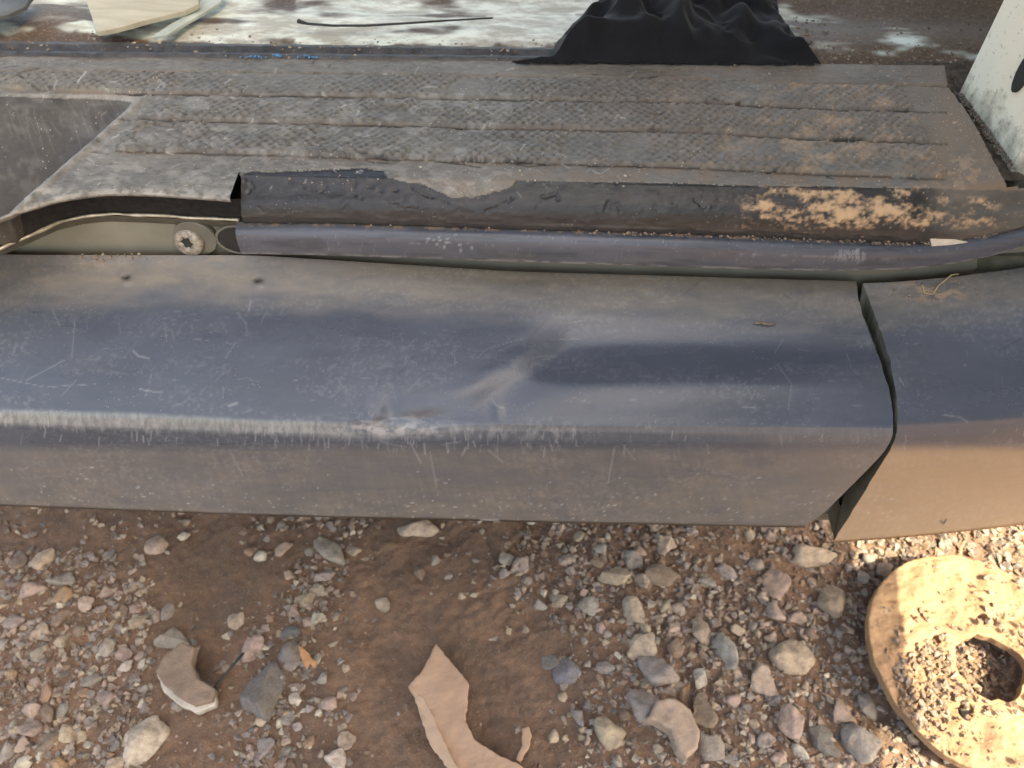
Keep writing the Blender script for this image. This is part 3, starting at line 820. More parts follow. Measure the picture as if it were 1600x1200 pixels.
RK = (1300, 1400, 1500, 1600, 1700)
RT = [((444, 441, 432, 418, 402), (.506, .506, .512, .522, .530)), ((466, 462, 452, 440, 424), (.496, .496, .499, .503, .51)),
      ((505, 504, 494, 482, 468), (.4705, .470, .472, .475, .48)), ((560, 558, 552, 545, 535), (.436, .436, .439, .443, .45)),
      ((618, 618, 612, 605, 594), (.4035, .403, .405, .410, .418)), ((655, 654, 650, 642, 630), (.386, .386, .389, .395, .404)),
      ((676, 676, 671, 662, 650), (.3805, .3805, .384, .390, .399)), ((702, 700, 692, 682, 668), (.3785, .3785, .382, .388, .397)),
      ((770, 766, 756, 744, 730), (.3785, .3785, .382, .388, .397)), ((843, 836, 826, 814, 800), (.3795, .3795, .383, .389, .398))]
Ys, Zs = [], []
for ys, YY in RT:
    a, b = feature([(x, y, q) for x, y, q in zip(RK, ys, YY)]); Ys.append(a); Zs.append(b)
RYc, RZc = underside(np.array(Ys), np.array(Zs))
RY, RZ = spline_rows(RYc, per), spline_rows(RZc, per)
xr0 = edge_x(RY, RZ, EDR, 0.15, 0.60); xr0[-9:] = xr0[-10]
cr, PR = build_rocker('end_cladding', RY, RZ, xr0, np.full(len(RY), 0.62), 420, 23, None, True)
cr['label'] = 'separate right-hand cladding section beyond the gap'

def return_wall(name, E, depth, m, k=4):
    """turn a panel's end edge inwards: E (n,3) edge points"""
    c = np.array([0, 0.46, 0.36])
    rows = []
    for i in range(k + 1):
        q = E.copy(); dirv = np.stack([np.zeros(len(E)), c[1] - E[:, 1], c[2] - E[:, 2]], -1)
        dirv /= np.linalg.norm(dirv, axis=1, keepdims=True) + 1e-9
        q = q + dirv * depth * i / k
        rows.append(q)
    return grid_obj(name, np.array(rows), m=m, parent=van)
e = return_wall('panel_lip', PL[:-4, -1], 0.016, M['inner'])
e = return_wall('panel_lip', PR[:-4, 0], 0.034, M['inner'])
# inner support seen through the gap
G = []
for dz in np.linspace(0, 1, 30):
    r = int(dz * (len(RY) - 12)); G.append([(x, np.interp(x, XD, RY[r]) + 0.030, np.interp(x, XD, RZ[r]) - 0.010) for x in np.linspace(0.22, 0.46, 14)])
grid_obj('gap_backing', np.array(G), m=M['inner'], parent=van)

# -- body flange behind the trim bar
t = NT('olive_flange')
n1 = t.noise(22, 5, 0.6); n2 = t.noise(200, 4, 0.7)
c = t.ramp(n1, [(0.3, (0.19, 0.185, 0.145)), (0.7, (0.25, 0.24, 0.195))])
c = t.mix(t.attr('dust'), c, (0.10, 0.075, 0.04)); c = t.mix(t.attr('rustm'), c, (0.25, 0.10, 0.03))
c = t.mix(t.attr('dark'), c, (0.012, 0.010, 0.008))
t.set(c, 0.4); t.bump(n2, 0.15, 0.0004)
M['flange'] = t.m
fy = lambda px: pl(px, [(0, .516), (1380, .516), (1600, .534), (1700, .545)])
FT = [(-200, 352), (0, 352), (370, 340), (800, 350), (1400, 362), (1600, 340), (1800, 315)]
FB = [(-200, 415), (0, 418), (370, 418), (800, 444), (1400, 460), (1600, 440), (1800, 415)]
rows = []
pxs = np.linspace(-200, 1780, 900)
for v in np.linspace(0, 1, 60):
    rows.append([on_y(p, pl(p, FT) * (1 - v) + pl(p, FB) * v, float(fy(p)) - 0.004 * max(0, (v - 0.8) / 0.2) ** 2) for p in pxs])
P = np.array(rows); PX, PY = project(P[..., 0], P[..., 1], P[..., 2])
jl = pl(PX, [(0, 400), (400, 402), (800, 430), (1340, 443), (1600, 420)])
du = np.clip(0.9 * sst(-9, 2, PY - jl + 8 * (fbm(PX / 30, PY / 8, 3) - .5)), 0, 1)
ru = np.exp(-(((PX - 1536) / 22) ** 2 + ((PY - 427) / 6) ** 2)) * 1.2 * fbm(PX / 5, PY / 4, 8) 
dk = 0.9 * np.exp(-(((PX - 1536) / 11) ** 2 + ((PY - 425) / 3.6) ** 2))
Z = P.copy(); Z[..., 1] += 0.003 * dk
grid_obj('body_flange', Z, dict(dust=du, rustm=np.clip(ru, 0, 1), dark=dk), m=M['flange'], parent=van, flip=True)

# -- screw with washer and six-lobed recess
sc = on_y(298, 371, 0.5155)
screw = bpy.data.objects.new('screw', bpy.data.meshes.new('screw')); COL.objects.link(screw); screw.parent = van
bm = bmesh.new()
def lobed(r, n, a=0.0, k=6): return [(r * (1 + a * math.cos(k * th)) * math.cos(th), r * (1 + a * math.cos(k * th)) * math.sin(th)) for th in [2 * math.pi * i / n for i in range(n)]]
rings = [(0.0140, 0.0, 0, 0), (0.0142, 0.0015, 0, 0), (0.0138, 0.0035, 0, 0), (0.0125, 0.0056, 0, 0), (0.0100, 0.0066, 0, 0), (0.0072, 0.0070, 0, 0), (0.0058, 0.0069, 0.17, 6), (0.0052, 0.0030, 0.17, 6)]
prev = None
for r, h, a, k in rings:
    ring = [bm.verts.new((x, -h, y)) for x, y in lobed(r, 48, a, k or 6)]
    if prev:
        for i in range(48): bm.faces.new((prev[i], prev[(i + 1) % 48], ring[(i + 1) % 48], ring[i]))
    prev = ring
bm.faces.new(prev)
for v in bm.verts:
    v.co.y *= 1.0 + 0.08 * random.random() * (v.co.y < -0.006)
bmesh.ops.recalc_face_normals(bm, faces=bm.faces)
for f in bm.faces: f.smooth = True
bm.to_mesh(screw.data); bm.free()
screw.data.materials.append(M['screw']); screw.location = (sc[0], 0.5165 - 0.007, sc[2]); screw.rotation_euler = (math.radians(-12), 0, math.radians(-8)); screw.location.y += 0.0022; screw.scale = (.92, .8, .92)
rs = poly_obj('recess', lobed(0.0052, 48, 0.16), 0.0006, M['blackhole'], screw, bevel=0)
rs.rotation_euler = (math.pi / 2, 0, 0); rs.location = (0, -0.0042, 0)
ws = poly_obj('washer', circ(0, 0, 0.0175, 40), 0.004, M['olive'], van, bevel=0.001)
ws.rotation_euler = (math.pi / 2, 0, 0); ws.location = (sc[0] + 0.006, 0.5130, sc[2] + 0.003)

# -- trim bar
BT = [(376, 349), (530, 350), (800, 358), (1070, 366), (1300, 376), (1420, 380), (1490, 377), (1550, 367), (1600, 354), (1700, 322), (1800, 290)]
BB = [(376, 399), (530, 402), (800, 411), (1070, 420), (1300, 426), (1420, 423), (1490, 415), (1550, 403), (1600, 388), (1700, 355), (1800, 322)]
BY = [(376, .499), (1380, .499), (1480, .503), (1600, .518), (1700, .535), (1800, .555)]
pxs = np.linspace(378, 1780, 900)
rows = []
nT = 48
for th in np.linspace(0, 2 * math.pi, nT, endpoint=True):
    row = []
    for p in pxs:
        Yb = float(pl(p, BY)); a = on_y(p, float(pl(p, BT)), Yb); b = on_y(p, float(pl(p, BB)), Yb)
        r = abs(a[2] - b[2]) * 0.5 * 0.84
        c_ = (a + b) / 2 + np.array([0, 0, 0.0028])
        cs, sn = math.cos(th), math.sin(th)
        row.append((c_[0], c_[1] - r * np.sign(cs) * abs(cs) ** 0.7 * 0.62 - 0.001, c_[2] + r * 0.96 * np.sign(sn) * abs(sn) ** 0.7))
    rows.append(row)
P = np.array(rows); PX, PY = project(P[..., 0], P[..., 1], P[..., 2])
top = pl(PX, BT)
sc_ = np.zeros(PX.shape)
r = random.Random(5)
for k in range(130):
    x = r.uniform(378, 1620); y = pl(x, BT) + r.uniform(2, 46); L = r.uniform(1, 6)
    stroke(sc_, PX, PY, [(x, y), (x + r.uniform(-2, 2), y + L)], r.uniform(.4, .8), r.uniform(.08, .28))
for k in range(90):
    x = r.uniform(550, 1400); y = 394 - (1070 - x) * -0.002 - 4 + r.uniform(-1, 1) + (x - 800) * .004; 
    stroke(sc_, PX, PY, [(x, pl(x, BT) + 26 + r.uniform(-.8, .8)), (x + r.uniform(3, 20), pl(x + 5, BT) + 26)], 0.6, r.uniform(.05, .25))
for k in range(40):
    x = r.gauss(1330, 14); stroke(sc_, PX, PY, [(x, 388 + r.uniform(0, 10)), (x + r.uniform(-1, 1), 396 + r.uniform(0, 14))], .8, .35)
    x = r.gauss(700, 22); y = r.gauss(380, 6); stroke(sc_, PX, PY, [(x, y), (x + 3, y)], .8, .4)
ed = 0.5 * np.exp(-((PY - pl(PX, BB) + 3) / 2.0) ** 2) * sst(.4, .6, fbm(PX / 14, PY / 3, 9))
A = dict(dust=0.55 * (1 - sst(0, 9, PY - top + 5 * vn(PX / 10, PY / 4, 2))) + 0.45 * sst(18, 44, PY - top) * fbm(PX / 50, PY / 9, 4), scuff=np.clip(sc_ + ed, 0, 1),
         moss=0 * PX, dark=0.3 * sst(.55, .7, fbm(PX / 60, PY / 3, 31)), dirt=0.7 * (1 - sst(0, 6, PY - top)) * sst(.5, .65, fbm(PX / 9, PY / 4, 12)))
bar = grid_obj('trim_bar', P, A, m=M['bar'], parent=van)
# end of the bar: cap face, and the dark socket it has slipped out of
c0 = P[:-1, 0].mean(0)
capm = bpy.data.meshes.new('bar_end'); vs = [tuple(q) for q in P[:-1, 0]] + [tuple(c0 + np.array([0.004, 0, 0]))]
capm.from_pydata(vs, [], [(i, (i + 1) % (nT - 1), nT - 1) for i in range(nT - 1)]); link('bar_end', capm, M['inner'], bar)
h0 = on_y(371, 372, 0.514)
hs = poly_obj('socket', circ(0, 0, 0.0135, 36, 1.35, math.pi / 2), 0.003, M['blackhole'], van, bevel=0.0006)
hs.rotation_euler = (math.pi / 2, 0, 0); hs.location = (h0[0] + 0.003, 0.5135, h0[2])
hs = poly_obj('socket_rim', circ(0, 0, 0.0155, 36, 1.3, math.pi / 2), 0.0024, M['olive'], van, [circ(0, 0, 0.0135, 36, 1.3, math.pi / 2)], bevel=0.0006)
hs.rotation_euler = (math.pi / 2, 0, 0); hs.location = (h0[0] + 0.0025, 0.5125, h0[2])

# -- step mat: flat top, recess on the left, rounded nosing in front
ZM = 0.527
nxm = 1300
Xm = np.linspace(-0.66, 0.60, nxm)
# nosing features; two families either side of px 375
NT_ = [(375, 284), (800, 288), (1130, 294), (1600, 304)]
def nose(keys): return feature(keys)
NB = [(375, 350), (530, 350), (800, 359), (1070, 367), (1300, 378), (1420, 382), (1500, 379), (1560, 366), (1600, 356), (1700, 324)]
NYS = [.516, .5075, .5005, .497, .497, .504]
NV_ = [0, .22, .48, .74, .95, 1.0]
def ny_off(p): return float(pl(p, [(375, 0), (1450, 0), (1600, .018), (1700, .035)]))
nos = [feature([(p, float(pl(p, NT_)) * (1 - v) + float(pl(p, NB)) * v, y + ny_off(p)) for p in (375, 530, 800, 1070, 1300, 1420, 1500, 1560, 1600, 1700)]) for v, y in zip(NV_, NYS)]
LF = [(-100, 380), (0, 354), (30, 338), (60, 325), (100, 315), (150, 307), (250, 307), (330, 313), (375, 317)]
LYS = [.014, .0065, .002, .0005, 0, .001]; LVS = [-26, -14, -7, -3, 0, 2]
lef = [feature([(p, float(pl(p, LF)) + dv, y + on_z(p, float(pl(p, LF)), 0.5235)[1]) for p in (-100, 0, 30, 60, 100, 150, 250, 330, 375)]) for dv, y in zip(LVS, LYS)]
X375 = on_y(374, 300, 0.507)[0]
fr = np.stack([np.stack([np.interp(Xm, XD, a), np.interp(Xm, XD, b)], -1) for a, b in nos])     # (6, n, 2)
fl = np.stack([np.stack([np.interp(Xm, XD, a), np.interp(Xm, XD, b)], -1) for a, b in lef])
isl = Xm < X375
fl[0, :, 0] += (fr[0, :, 0] - fl[0, :, 0]) * sst(X375 - .06, X375, Xm)
fy_ = np.where(isl[None, :], fl[..., 0], fr[..., 0]); fz_ = np.where(isl[None, :], fl[..., 1], fr[..., 1])
fz_[0] = ZM; 
ybk = pl(Xm, [(on_z(0, 84, ZM)[0], on_z(0, 84, ZM)[1]), (on_z(800, 97, ZM)[0], on_z(800, 97, ZM)[1]), (on_z(1480, 104, ZM)[0], on_z(1480, 104, ZM)[1])])
nfl = 190
vv = np.linspace(0, 1, nfl + 1)[:-1]
flatY = ybk[None, :] * (1 - vv[:, None]) + fy_[0][None, :] * vv[:, None]
nyr = spline_rows(fy_, [10] * 5); nzr = spline_rows(fz_, [10] * 5)
MY = np.concatenate([flatY, nyr]); MZ = np.concatenate([np.full(flatY.shape, ZM), nzr]); MX = np.repeat(Xm[None, :], len(MY), 0)
P = np.stack([MX, MY, MZ], -1)
PX, PY = project(MX, MY, MZ)
Nn = normals(P); Nn = np.where(Nn[..., 2:3] < 0, -Nn, Nn); Nn[:nfl - 3] = (0, 0, 1); Nn[:, isl] = (0, 0, 1)
# smooth transition of normals on nosing
# bands
G0 = [(-200, 113), (250, 114), (540, 117), (700, 120), (1070, 125), (1290, 133), (1480, 136)]
G1 = [(-200, 139), (0, 141), (200, 150), (540, 155), (700, 158), (1070, 164), (1300, 175), (1425, 178)]
G2 = [(200, 190), (300, 193), (540, 198), (740, 204), (1070, 210), (1300, 223), (1450, 228)]
G3 = [(175, 238), (290, 242), (540, 249), (860, 259), (1070, 265), (1300, 276), (1480, 283)]
jit = 1.6 * (fbm(PX / 12, PY / 200, 3) - .5) * 2
g0, g1, g2, g3 = (pl(PX, g) + jit for g in (G0, G1, G2, G3))
def band(lo, hi, xl, xr):
    e = 2.2
    d = np.minimum(np.minimum(PY - lo, hi - PY), np.minimum((PX - xl) * .8, (xr - PX) * .8))
    return sst(0, e, d), d
xr1 = pl(PY, [(137, 1405), (177, 1427)]); xr2 = pl(PY, [(180, 1427), (228, 1452)]); xr3 = pl(PY, [(230, 1452), (270, 1474), (283, 1468)])
b1, d1 = band(g0 + 3, g1 - 2, -400, xr1)
b2, d2 = band(g1 + 3, g2 - 2, pl(PY, [(150, 232), (190, 212)]), xr2)
b3, d3 = band(g2 + 3, g3 - 1, pl(PY, [(192, 218), (205, 198), (236, 180), (242, 190)]), xr3)
B = np.maximum(np.maximum(b1, b2), b3)
wear = fbm(PX / 90, PY / 40, 51); fine = fbm(PX / 9, PY / 7, 52); med = fbm(PX / 30, PY / 14, 53)
# fish-scale lattice in true millimetres on the mat
cw, ch = 0.0082, 0.0088
wob = 0.0030 * (vn(MX * 60, MY * 60, 8) - .5)
def lat(ox, oy):
    a = ((MX + wob) / cw - ox) % 1.0 - 0.5; b = ((MY + wob) / ch - oy) % 1.0 - 0.5
    return np.hypot(a * 1.0, b * 1.05)
dl = np.minimum(lat(0, 0), lat(0.5, 0.5))
dome = np.sqrt(np.clip(1 - (dl / 0.47) ** 2, 0, 1))
smoothspot = np.zeros(PX.shape)
for cx, cy, rx, ry in ((250, 218, 38, 17), (735, 143, 34, 15)):
    smoothspot = np.maximum(smoothspot, (((PX - cx) / rx) ** 2 + ((PY - cy) / ry) ** 2 < 1) * 1.0)
amp = (0.15 + 1.2 * sst(.32, .62, wear * .6 + med * .4)) * (1 - smoothspot)
scal = B * dome * amp * np.clip(fine * 1.7, .3, 1.15)
h = 0.0022 * B + 0.0016 * scal + 0.0006 * (fine - .5) + 0.0009 * (med - .5)
h += 0.0012 * (fbm(PX / 160, PY / 30, 54) - .5)
for cx, cy, rx, ry in ((250, 218, 38, 17), (735, 143, 34, 15)):
    q = np.sqrt(((PX - cx) / rx) ** 2 + ((PY - cy) / ry) ** 2); h -= 0.0009 * np.exp(-((q - 1) / 0.07) ** 2)
# back border ridge
h -= 0.0012 * np.exp(-((PY - g0) / 1.6) ** 2)
# crumbled, torn cuts
cut = np.zeros(PX.shape); r = random.Random(3)
for k in range(46):
    x = r.uniform(-60, 1400); y = r.choice([float(pl(x, g)) for g in (G0, G1, G2, G3)]) + r.uniform(-2, 3); pts = [(x, y)]
    for j in range(r.randint(2, 6)): pts.append((pts[-1][0] + r.uniform(4, 14), pts[-1][1] + r.uniform(-2, 2.4)))
    stroke(cut, PX, PY, pts, r.uniform(.8, 1.8), r.uniform(.5, 1))
for k in range(60):
    x = r.uniform(-60, 1100); y = r.uniform(100, 262); a = r.uniform(-.6, .6); L = r.uniform(3, 16)
    stroke(cut, PX, PY, [(x, y), (x + L * math.cos(a), y + L * math.sin(a))], r.uniform(.7, 1.3), r.uniform(.3, .8))
h -= 0.001 * cut
# worn top layer on the nosing: ends at a ragged line
EDG = [(375, 274), (385, 270), (470, 268), (560, 264), (598, 266), (606, 278), (640, 287), (655, 285), (685, 299), (705, 308), (745, 309), (775, 299), (800, 292), (806, 283), (900, 285), (1070, 287), (1140, 290), (1600, 297)]
rag = 5 * (fbm(PX / 11, PY / 11, 60) - .5)
over = sst(-0.8, 0.8, pl(PX, EDG) + rag * sst(560, 600, PX) * (1 - sst(800, 830, PX)) + 1.2 * (vn(PX / 5, 0, 2) - .5) - PY)
over = np.where(PX < 375.5, 1.0, over)
h += 0.0011 * over
nosing = 1 - over
# gouges in the nosing
gou = np.zeros(PX.shape)
for pts, w in [([(555, 285), (552, 300), (565, 312)], 2), ([(575, 290), (600, 300), (620, 297)], 2.5), ([(605, 318), (630, 322)], 2), ([(620, 324), (652, 326)], 2), ([(538, 328), (543, 318)], 2),
               ([(945, 330), (952, 312), (957, 322), (966, 318), (968, 332)], 2.2), ([(850, 308), (870, 302), (872, 312)], 3), ([(838, 325), (850, 300)], 2), ([(1085, 312), (1100, 326), (1120, 324)], 1.8),
               ([(470, 292), (500, 300), (512, 292)], 2), ([(400, 320), (412, 332)], 1.5), ([(760, 330), (790, 318), (800, 310)], 3), ([(640, 292), (665, 305), (700, 318)], 2), ([(382, 282), (396, 290), (388, 300)], 3), ([(1050, 318), (1060, 322)], 1.5), ([(985, 320), (990, 320)], 1.5)]:
    stroke(gou, PX, PY, pts, w, 1)
gou *= sst(.35, .5, fbm(PX / 4, PY / 4, 61)) * nosing
h -= 0.0009 * gou
dirtm = sst(.36, .62, fbm(PX / 30, PY / 12, 70) * .62 + 0.38 * fbm(PX / 5, PY / 4, 71) + 0.17 * np.exp(-(((PX - 1330) / 150) ** 2 + ((PY - 325) / 26) ** 4)) - 0.16 + 0.10 * np.exp(-(((PX - 1300) / 110) ** 2 + ((PY - 338) / 14) ** 2)))
dirtm *= sst(1130, 1190, PX) * (1 - sst(1545, 1575, PX)) * sst(288, 297, PY) * (1 - sst(352, 362, PY))
h += 0.0007 * dirtm * (0.5 + vn(PX / 4, PY / 4, 5))
# recess on the left: its near edge runs diagonally
SE = [(-200, 480), (0, 347), (60, 300), (130, 240), (200, 172), (215, 150)]      # px -> py of diagonal edge
a0, a1 = on_z(0, 347, ZM), on_z(205, 168, ZM)
dirn = (a1 - a0)[:2] / np.linalg.norm((a1 - a0)[:2]); nrm = np.array([-dirn[1], dirn[0]])
sd = (MX - a0[0]) * nrm[0] + (MY - a0[1]) * nrm[1]            # >0 on the recess side
sd = np.minimum(sd, MY - fy_[4][None, :] - 0.003)
tb = on_z(0, 146, ZM)[1] - MY
rin = np.minimum(sd, tb * 1.0)
rec = (sd > 0) & (tb > 0)
near = sst(0, 0.006, sd); farw = sst(-0.004, 0.10, tb)
depth = 0.060 * near * farw * sst(-0.01, 0.09, sd + 0.03)
recm = rec & (depth > 0.0008)
h = np.where(recm, 0.0004 * (med - .5), h) - np.where(rec, depth, 0)
lip = 0.0016 * np.exp(-((sd + 0.004) / 0.003) ** 2) * (tb > 0)
h += np.where(rec, 0, lip)
h += np.where(isl[None, :] & ~rec, 0.0012 * (fbm(PX / 40, PY / 20, 90) - .5), 0)
P = P + Nn * h[..., None]
# masks for colour
groove = np.exp(-((PY - g0) / 2.0) ** 2) + np.exp(-((PY - g1) / 2.4) ** 2) + (np.exp(-((PY - g2) / 2.4) ** 2) + np.exp(-((PY - g3 - 1) / 2.2) ** 2)) * (PX > 180) * (PX < 1480)
dust = np.clip(0.75 * groove * sst(.35, .6, med) + 0.45 * over * sst(600, 1350, PX) * sst(.25, .6, wear * .5 + med * .5) + 0.5 * sst(1430, 1480, PX) + 0.5 * sst(264, 275, PY) * over * sst(500, 900, PX) * sst(.35, .6, med) + 0.12 * fine * over, 0, 1)
dust = np.maximum(dust, 0.15 * nosing * sst(-24, -3, PY - pl(PX, NB)))
dark = np.clip(0.9 * cut + 0.75 * gou + 0.5 * np.exp(-((PY - g0) / 1.2) ** 2) * sst(.4, .6, fine) + 0.95 * B * (1 - dome) * sst(.15, .5, wear) * sst(.25, .5, fine) * (1 - sst(900, 1300, PX) * .4) * (1 - smoothspot)
               + 0.8 * (np.exp(-((PY - g1 + .5) / 1.7) ** 2) + np.exp(-((PY - g2 + .5) / 1.7) ** 2) + np.exp(-((PY - g3) / 1.7) ** 2)) * sst(.2, .4, fine) * (PX > 180) * (PX < 1480), 0, 1)
scf = np.zeros(PX.shape)
for k in range(160):
    x = r.uniform(60, 1000); y = r.uniform(100, 300); L = r.uniform(2, 14); a = r.uniform(-1.2, 1.2)
    stroke(scf, PX, PY, [(x, y), (x + L * math.cos(a), y + L * math.sin(a))], r.uniform(.6, 1.2), r.uniform(.2, .6))
for k in range(26):
    x = r.gauss(735, 22); y = r.uniform(235, 300); stroke(scf, PX, PY, [(x, y), (x + (740 - x) * .5, y + r.uniform(6, 22))], .8, .22)
for k in range(30):
    x = r.uniform(0, 190); y = r.uniform(148, 175); stroke(scf, PX, PY, [(x, y), (x + r.uniform(-6, 14), y + r.uniform(5, 34))], .8, .3)
stroke(scf, PX, PY, [(124, 138), (134, 124), (138, 117)], 1.6, .7)
scf = np.clip(scf + 0.22 * sst(.5, .7, fbm(PX / 18, PY / 8, 91)) * (PX < 800) * (PY > 150) * over + 0.16 * np.exp(-((sd + 0.003) / 0.0035) ** 2) * (tb > 0) * sst(.3, .6, fine) + 0.35 * rec * np.exp(-np.clip(tb, 0, 1) / 0.016) * sst(.25, .6, med) + 0.35 * sst(290, 302, PY) * (PX < 375) * sst(.4, .6, fine) * (PX > 40), 0, 1)
dirt = np.clip(dirtm + 0.38 * sst(.46, .76, fbm(PX / 30, PY / 14, 92) * .72 + fbm(PX / 5, PY / 4, 95) * .28) * sst(950, 1250, PX) * B + 0.5 * sst(.5, .7, fine) * np.exp(-(((PX - 1500) / 35) ** 2 + ((PY - 270) / 25) ** 2)) + 0.8 * (vn(PX / 3.0, PY / 2.5, 93) > .93) * sst(1000, 1500, PX), 0, 1)
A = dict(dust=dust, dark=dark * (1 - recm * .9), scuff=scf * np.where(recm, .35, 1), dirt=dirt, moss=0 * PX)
# face masks
fc = lambda a: (a[:-1, :-1] + a[1:, 1:] + a[:-1, 1:] + a[1:, :-1]) / 4
PXc, PYc = fc(PX), fc(PY)
rightedge = pl(PYc, [(100, 1474), (136, 1480), (165, 1501), (200, 1524), (250, 1550), (292, 1572), (300, 1900), (420, 1900)])
keep = (PXc < rightedge)
ci = int(np.searchsorted(Xm, X375)) - 1
stepcol = np.zeros(PXc.shape, bool); stepcol[nfl - 2:, ci] = True
keep &= ~stepcol
isnose = (fc(over) < 0.5)
isrec = fc(recm.astype(float)) > 0.5
k1 = (fc(b1) > .5); k2 = fc(b2) > .5; k3 = fc(b3) > .5
base = keep & ~isnose & ~isrec & ~k1 & ~k2 & ~k3
mat = grid_obj('step_mat', P, A, base, M['mat'], van, True)
grid_obj('nosing', P, A, keep & isnose, M['nosing'], mat, True)
grid_obj('foot_recess', P, A, keep & isrec, M['recess'], mat, True)
for kk in (k1, k2, k3): grid_obj('tread_strip', P, A, keep & kk & ~isrec & ~isnose, M['mat'], mat, True)

# mat thickness on its right side and support tray below
def quadmesh(name, V, F, m, parent=None, smooth=False):
    me = bpy.data.meshes.new(name); me.from_pydata([tuple(v) for v in V], [], F); me.update()
    for p in me.polygons: p.use_smooth = smooth
    return link(name, me, m, parent)
def box(name, lo, hi, m, parent=None, bev=0.0):
    bm = bmesh.new(); bmesh.ops.create_cube(bm, size=1)
    for v in bm.verts: v.co = Vector([(lo[i] + hi[i]) / 2 + v.co[i] * (hi[i] - lo[i]) for i in range(3)])
    if bev: bmesh.ops.bevel(bm, geom=list(bm.edges), offset=bev, segments=2, affect='EDGES')
    me = bpy.data.meshes.new(name); bm.to_mesh(me); bm.free(); return link(name, me, m, parent)
# foam pad and bright metal lip under the torn left part of the mat
LE = [(-520, 408), (-120, 418), (-60, 408), (0, 388), (40, 371), (90, 348), (130, 338), (170, 334), (250, 337), (320, 341), (374, 344)]
FTOP = [(-520, 382), (-120, 384), (0, 352), (60, 322), (100, 312), (150, 303), (250, 303), (330, 309), (380, 312)]
def lipY(p):
    yf = on_z(p, float(pl(p, LF)), 0.5235)[1] + 0.007
    w = float(sst(40, 170, p)); return yf * (1 - w) + 0.5125 * w
pxs = np.linspace(-520, 380, 300); rows = []
for v in np.linspace(0, 1, 26):
    rows.append([on_y(p, float(pl(p, FTOP)) * (1 - v) + (float(pl(p, LE)) - 1) * v, lipY(p) - 0.005 * v) for p in pxs])
P = np.array(rows); PXf, PYf = project(P[..., 0], P[..., 1], P[..., 2])
P[..., 1] += 0.003 * (fbm(PXf / 12, PYf / 6, 40) - .5)
grid_obj('foam_pad', P, m=M['foam'], parent=van, flip=True)
ep = [on_y(p, float(pl(p, LE)), lipY(p) - 0.006) for p in np.linspace(-520, 374, 150)]
ep = [q + np.array([0, 0, 0.0009 * (float(vn(i / 3.0, 0, 5)) - .5)]) for i, q in enumerate(ep)]
tube('metal_lip', ep, [0.0008 + 0.0010 * float(vn(i / 2.5, 3, 9)) for i in range(150)], M['edge'], van, 8)
# short skirt below the lip, dark
rows = []
for v in np.linspace(0, 1, 6):
    rows.append([on_y(p, float(pl(p, LE)) + 3 + v * 9, lipY(p) - 0.005 + 0.008 * v) for p in pxs])
grid_obj('lip_underside', np.array(rows), m=M['inner'], parent=van, flip=True)

# -- floor pan, rail, pillar, unseen shade blockers
yb = on_z(800, 97, ZM)[1]
t = NT('chipped_white_floor_paint')
n1 = t.noise(7, 6, 0.65, t.mapped((0.6, 1.4, 1))); n2 = t.noise(60, 6, 0.7, t.mapped((0.4, 1, 1))); n3 = t.noise(300, 4, 0.7)
c = t.mix(t.ramp(n1, [(0.35, 0), (0.65, 1)]), (0.76, 0.77, 0.68), (0.56, 0.66, 0.59))
c = t.mix(t.ramp(n2, [(0.42, 0.7), (0.60, 0.0)]), c, (0.25, 0.21, 0.15))
c = t.mix(t.attr('dust'), c, (0.085, 0.055, 0.035))
c = t.mix(t.math('MULTIPLY', t.attr('dust'), t.ramp(n3, [(0.5, 0), (0.7, 0.7)])), c, (0.26, 0.18, 0.11))
t.set(c, 0.5); t.bump(n2, 0.5, 0.002); t.bump(n3, 0.5, 0.001)
M['floor'] = t.m
fxg = np.linspace(-1.1, 0.80, 760)
fyg = np.concatenate([np.linspace(yb - 0.004, 0.98, 150), np.linspace(0.985, 1.9, 50)])
X, Y = np.meshgrid(fxg, fyg); PX, PY = project(X, Y, X * 0 + 0.52)
rib = np.sin((Y - 0.735) / 0.058 * math.pi + 0.7 * (fbm(X * 3, Y * 3, 4) - .5)) 
Zf = 0.519 + 0.0035 * rib + 0.003 * (fbm(X * 22, Y * 22, 6) - .5)
du = sst(.42, .58, fbm(X * 13, Y * 34, 14) + 0.10 * (fbm(X * 90, Y * 90, 15, 3) - .5) + 0.15 * sst(1200, 1350, PX) - 0.055 + 0.12 * sst(1200, 1320, PX) + 0.06 * (PX < 240) + 0.05 * (rib < -.4) - 0.16 * (PX > 460) * (PX < 900) * (PY < 75) + .16 * np.exp(-((PY - 22) / 8.0) ** 2) * (PX > 480) * (PX < 760))
du = np.maximum(du, sst(-3, 3, PY - pl(PX, [(-200, 56), (150, 52), (250, 62), (450, 70), (860, 74), (1250, 72), (1300, 84), (1550, 92)]) + 14 * (fbm(PX / 20, PY / 10, 33) - .5)))
grid_obj('floor_pan', np.stack([X, Y, Zf], -1), dict(dust=du), m=M['floor'], parent=van)
# rail behind the mat
ra = [(-200, 74), (0, 76), (540, 80), (860, 86)]
pxs = np.linspace(-150, 1000, 400); rows = []
for v, dz in ((0, -.006), (.04, .0), (.30, .0015), (.5, -.001), (.62, -.001), (.75, .0025), (.96, .002), (1.0, -.006)):
    row = []
    for p in pxs:
        p0 = on_z(p, 62 + p * 0.012, 0.528)[1]; p1 = on_z(p, 90 + p * 0.008, 0.528)[1]
        x = on_z(p, 75, 0.528)[0]
        row.append((x, p0 * (1 - v) + p1 * v, 0.5275 + dz + 0.0012 * (float(vn(p / 9, v * 9, 3)) - .5)))
    rows.append(row)
grid_obj('door_rail', np.array(rows), m=M['rail'], parent=van)
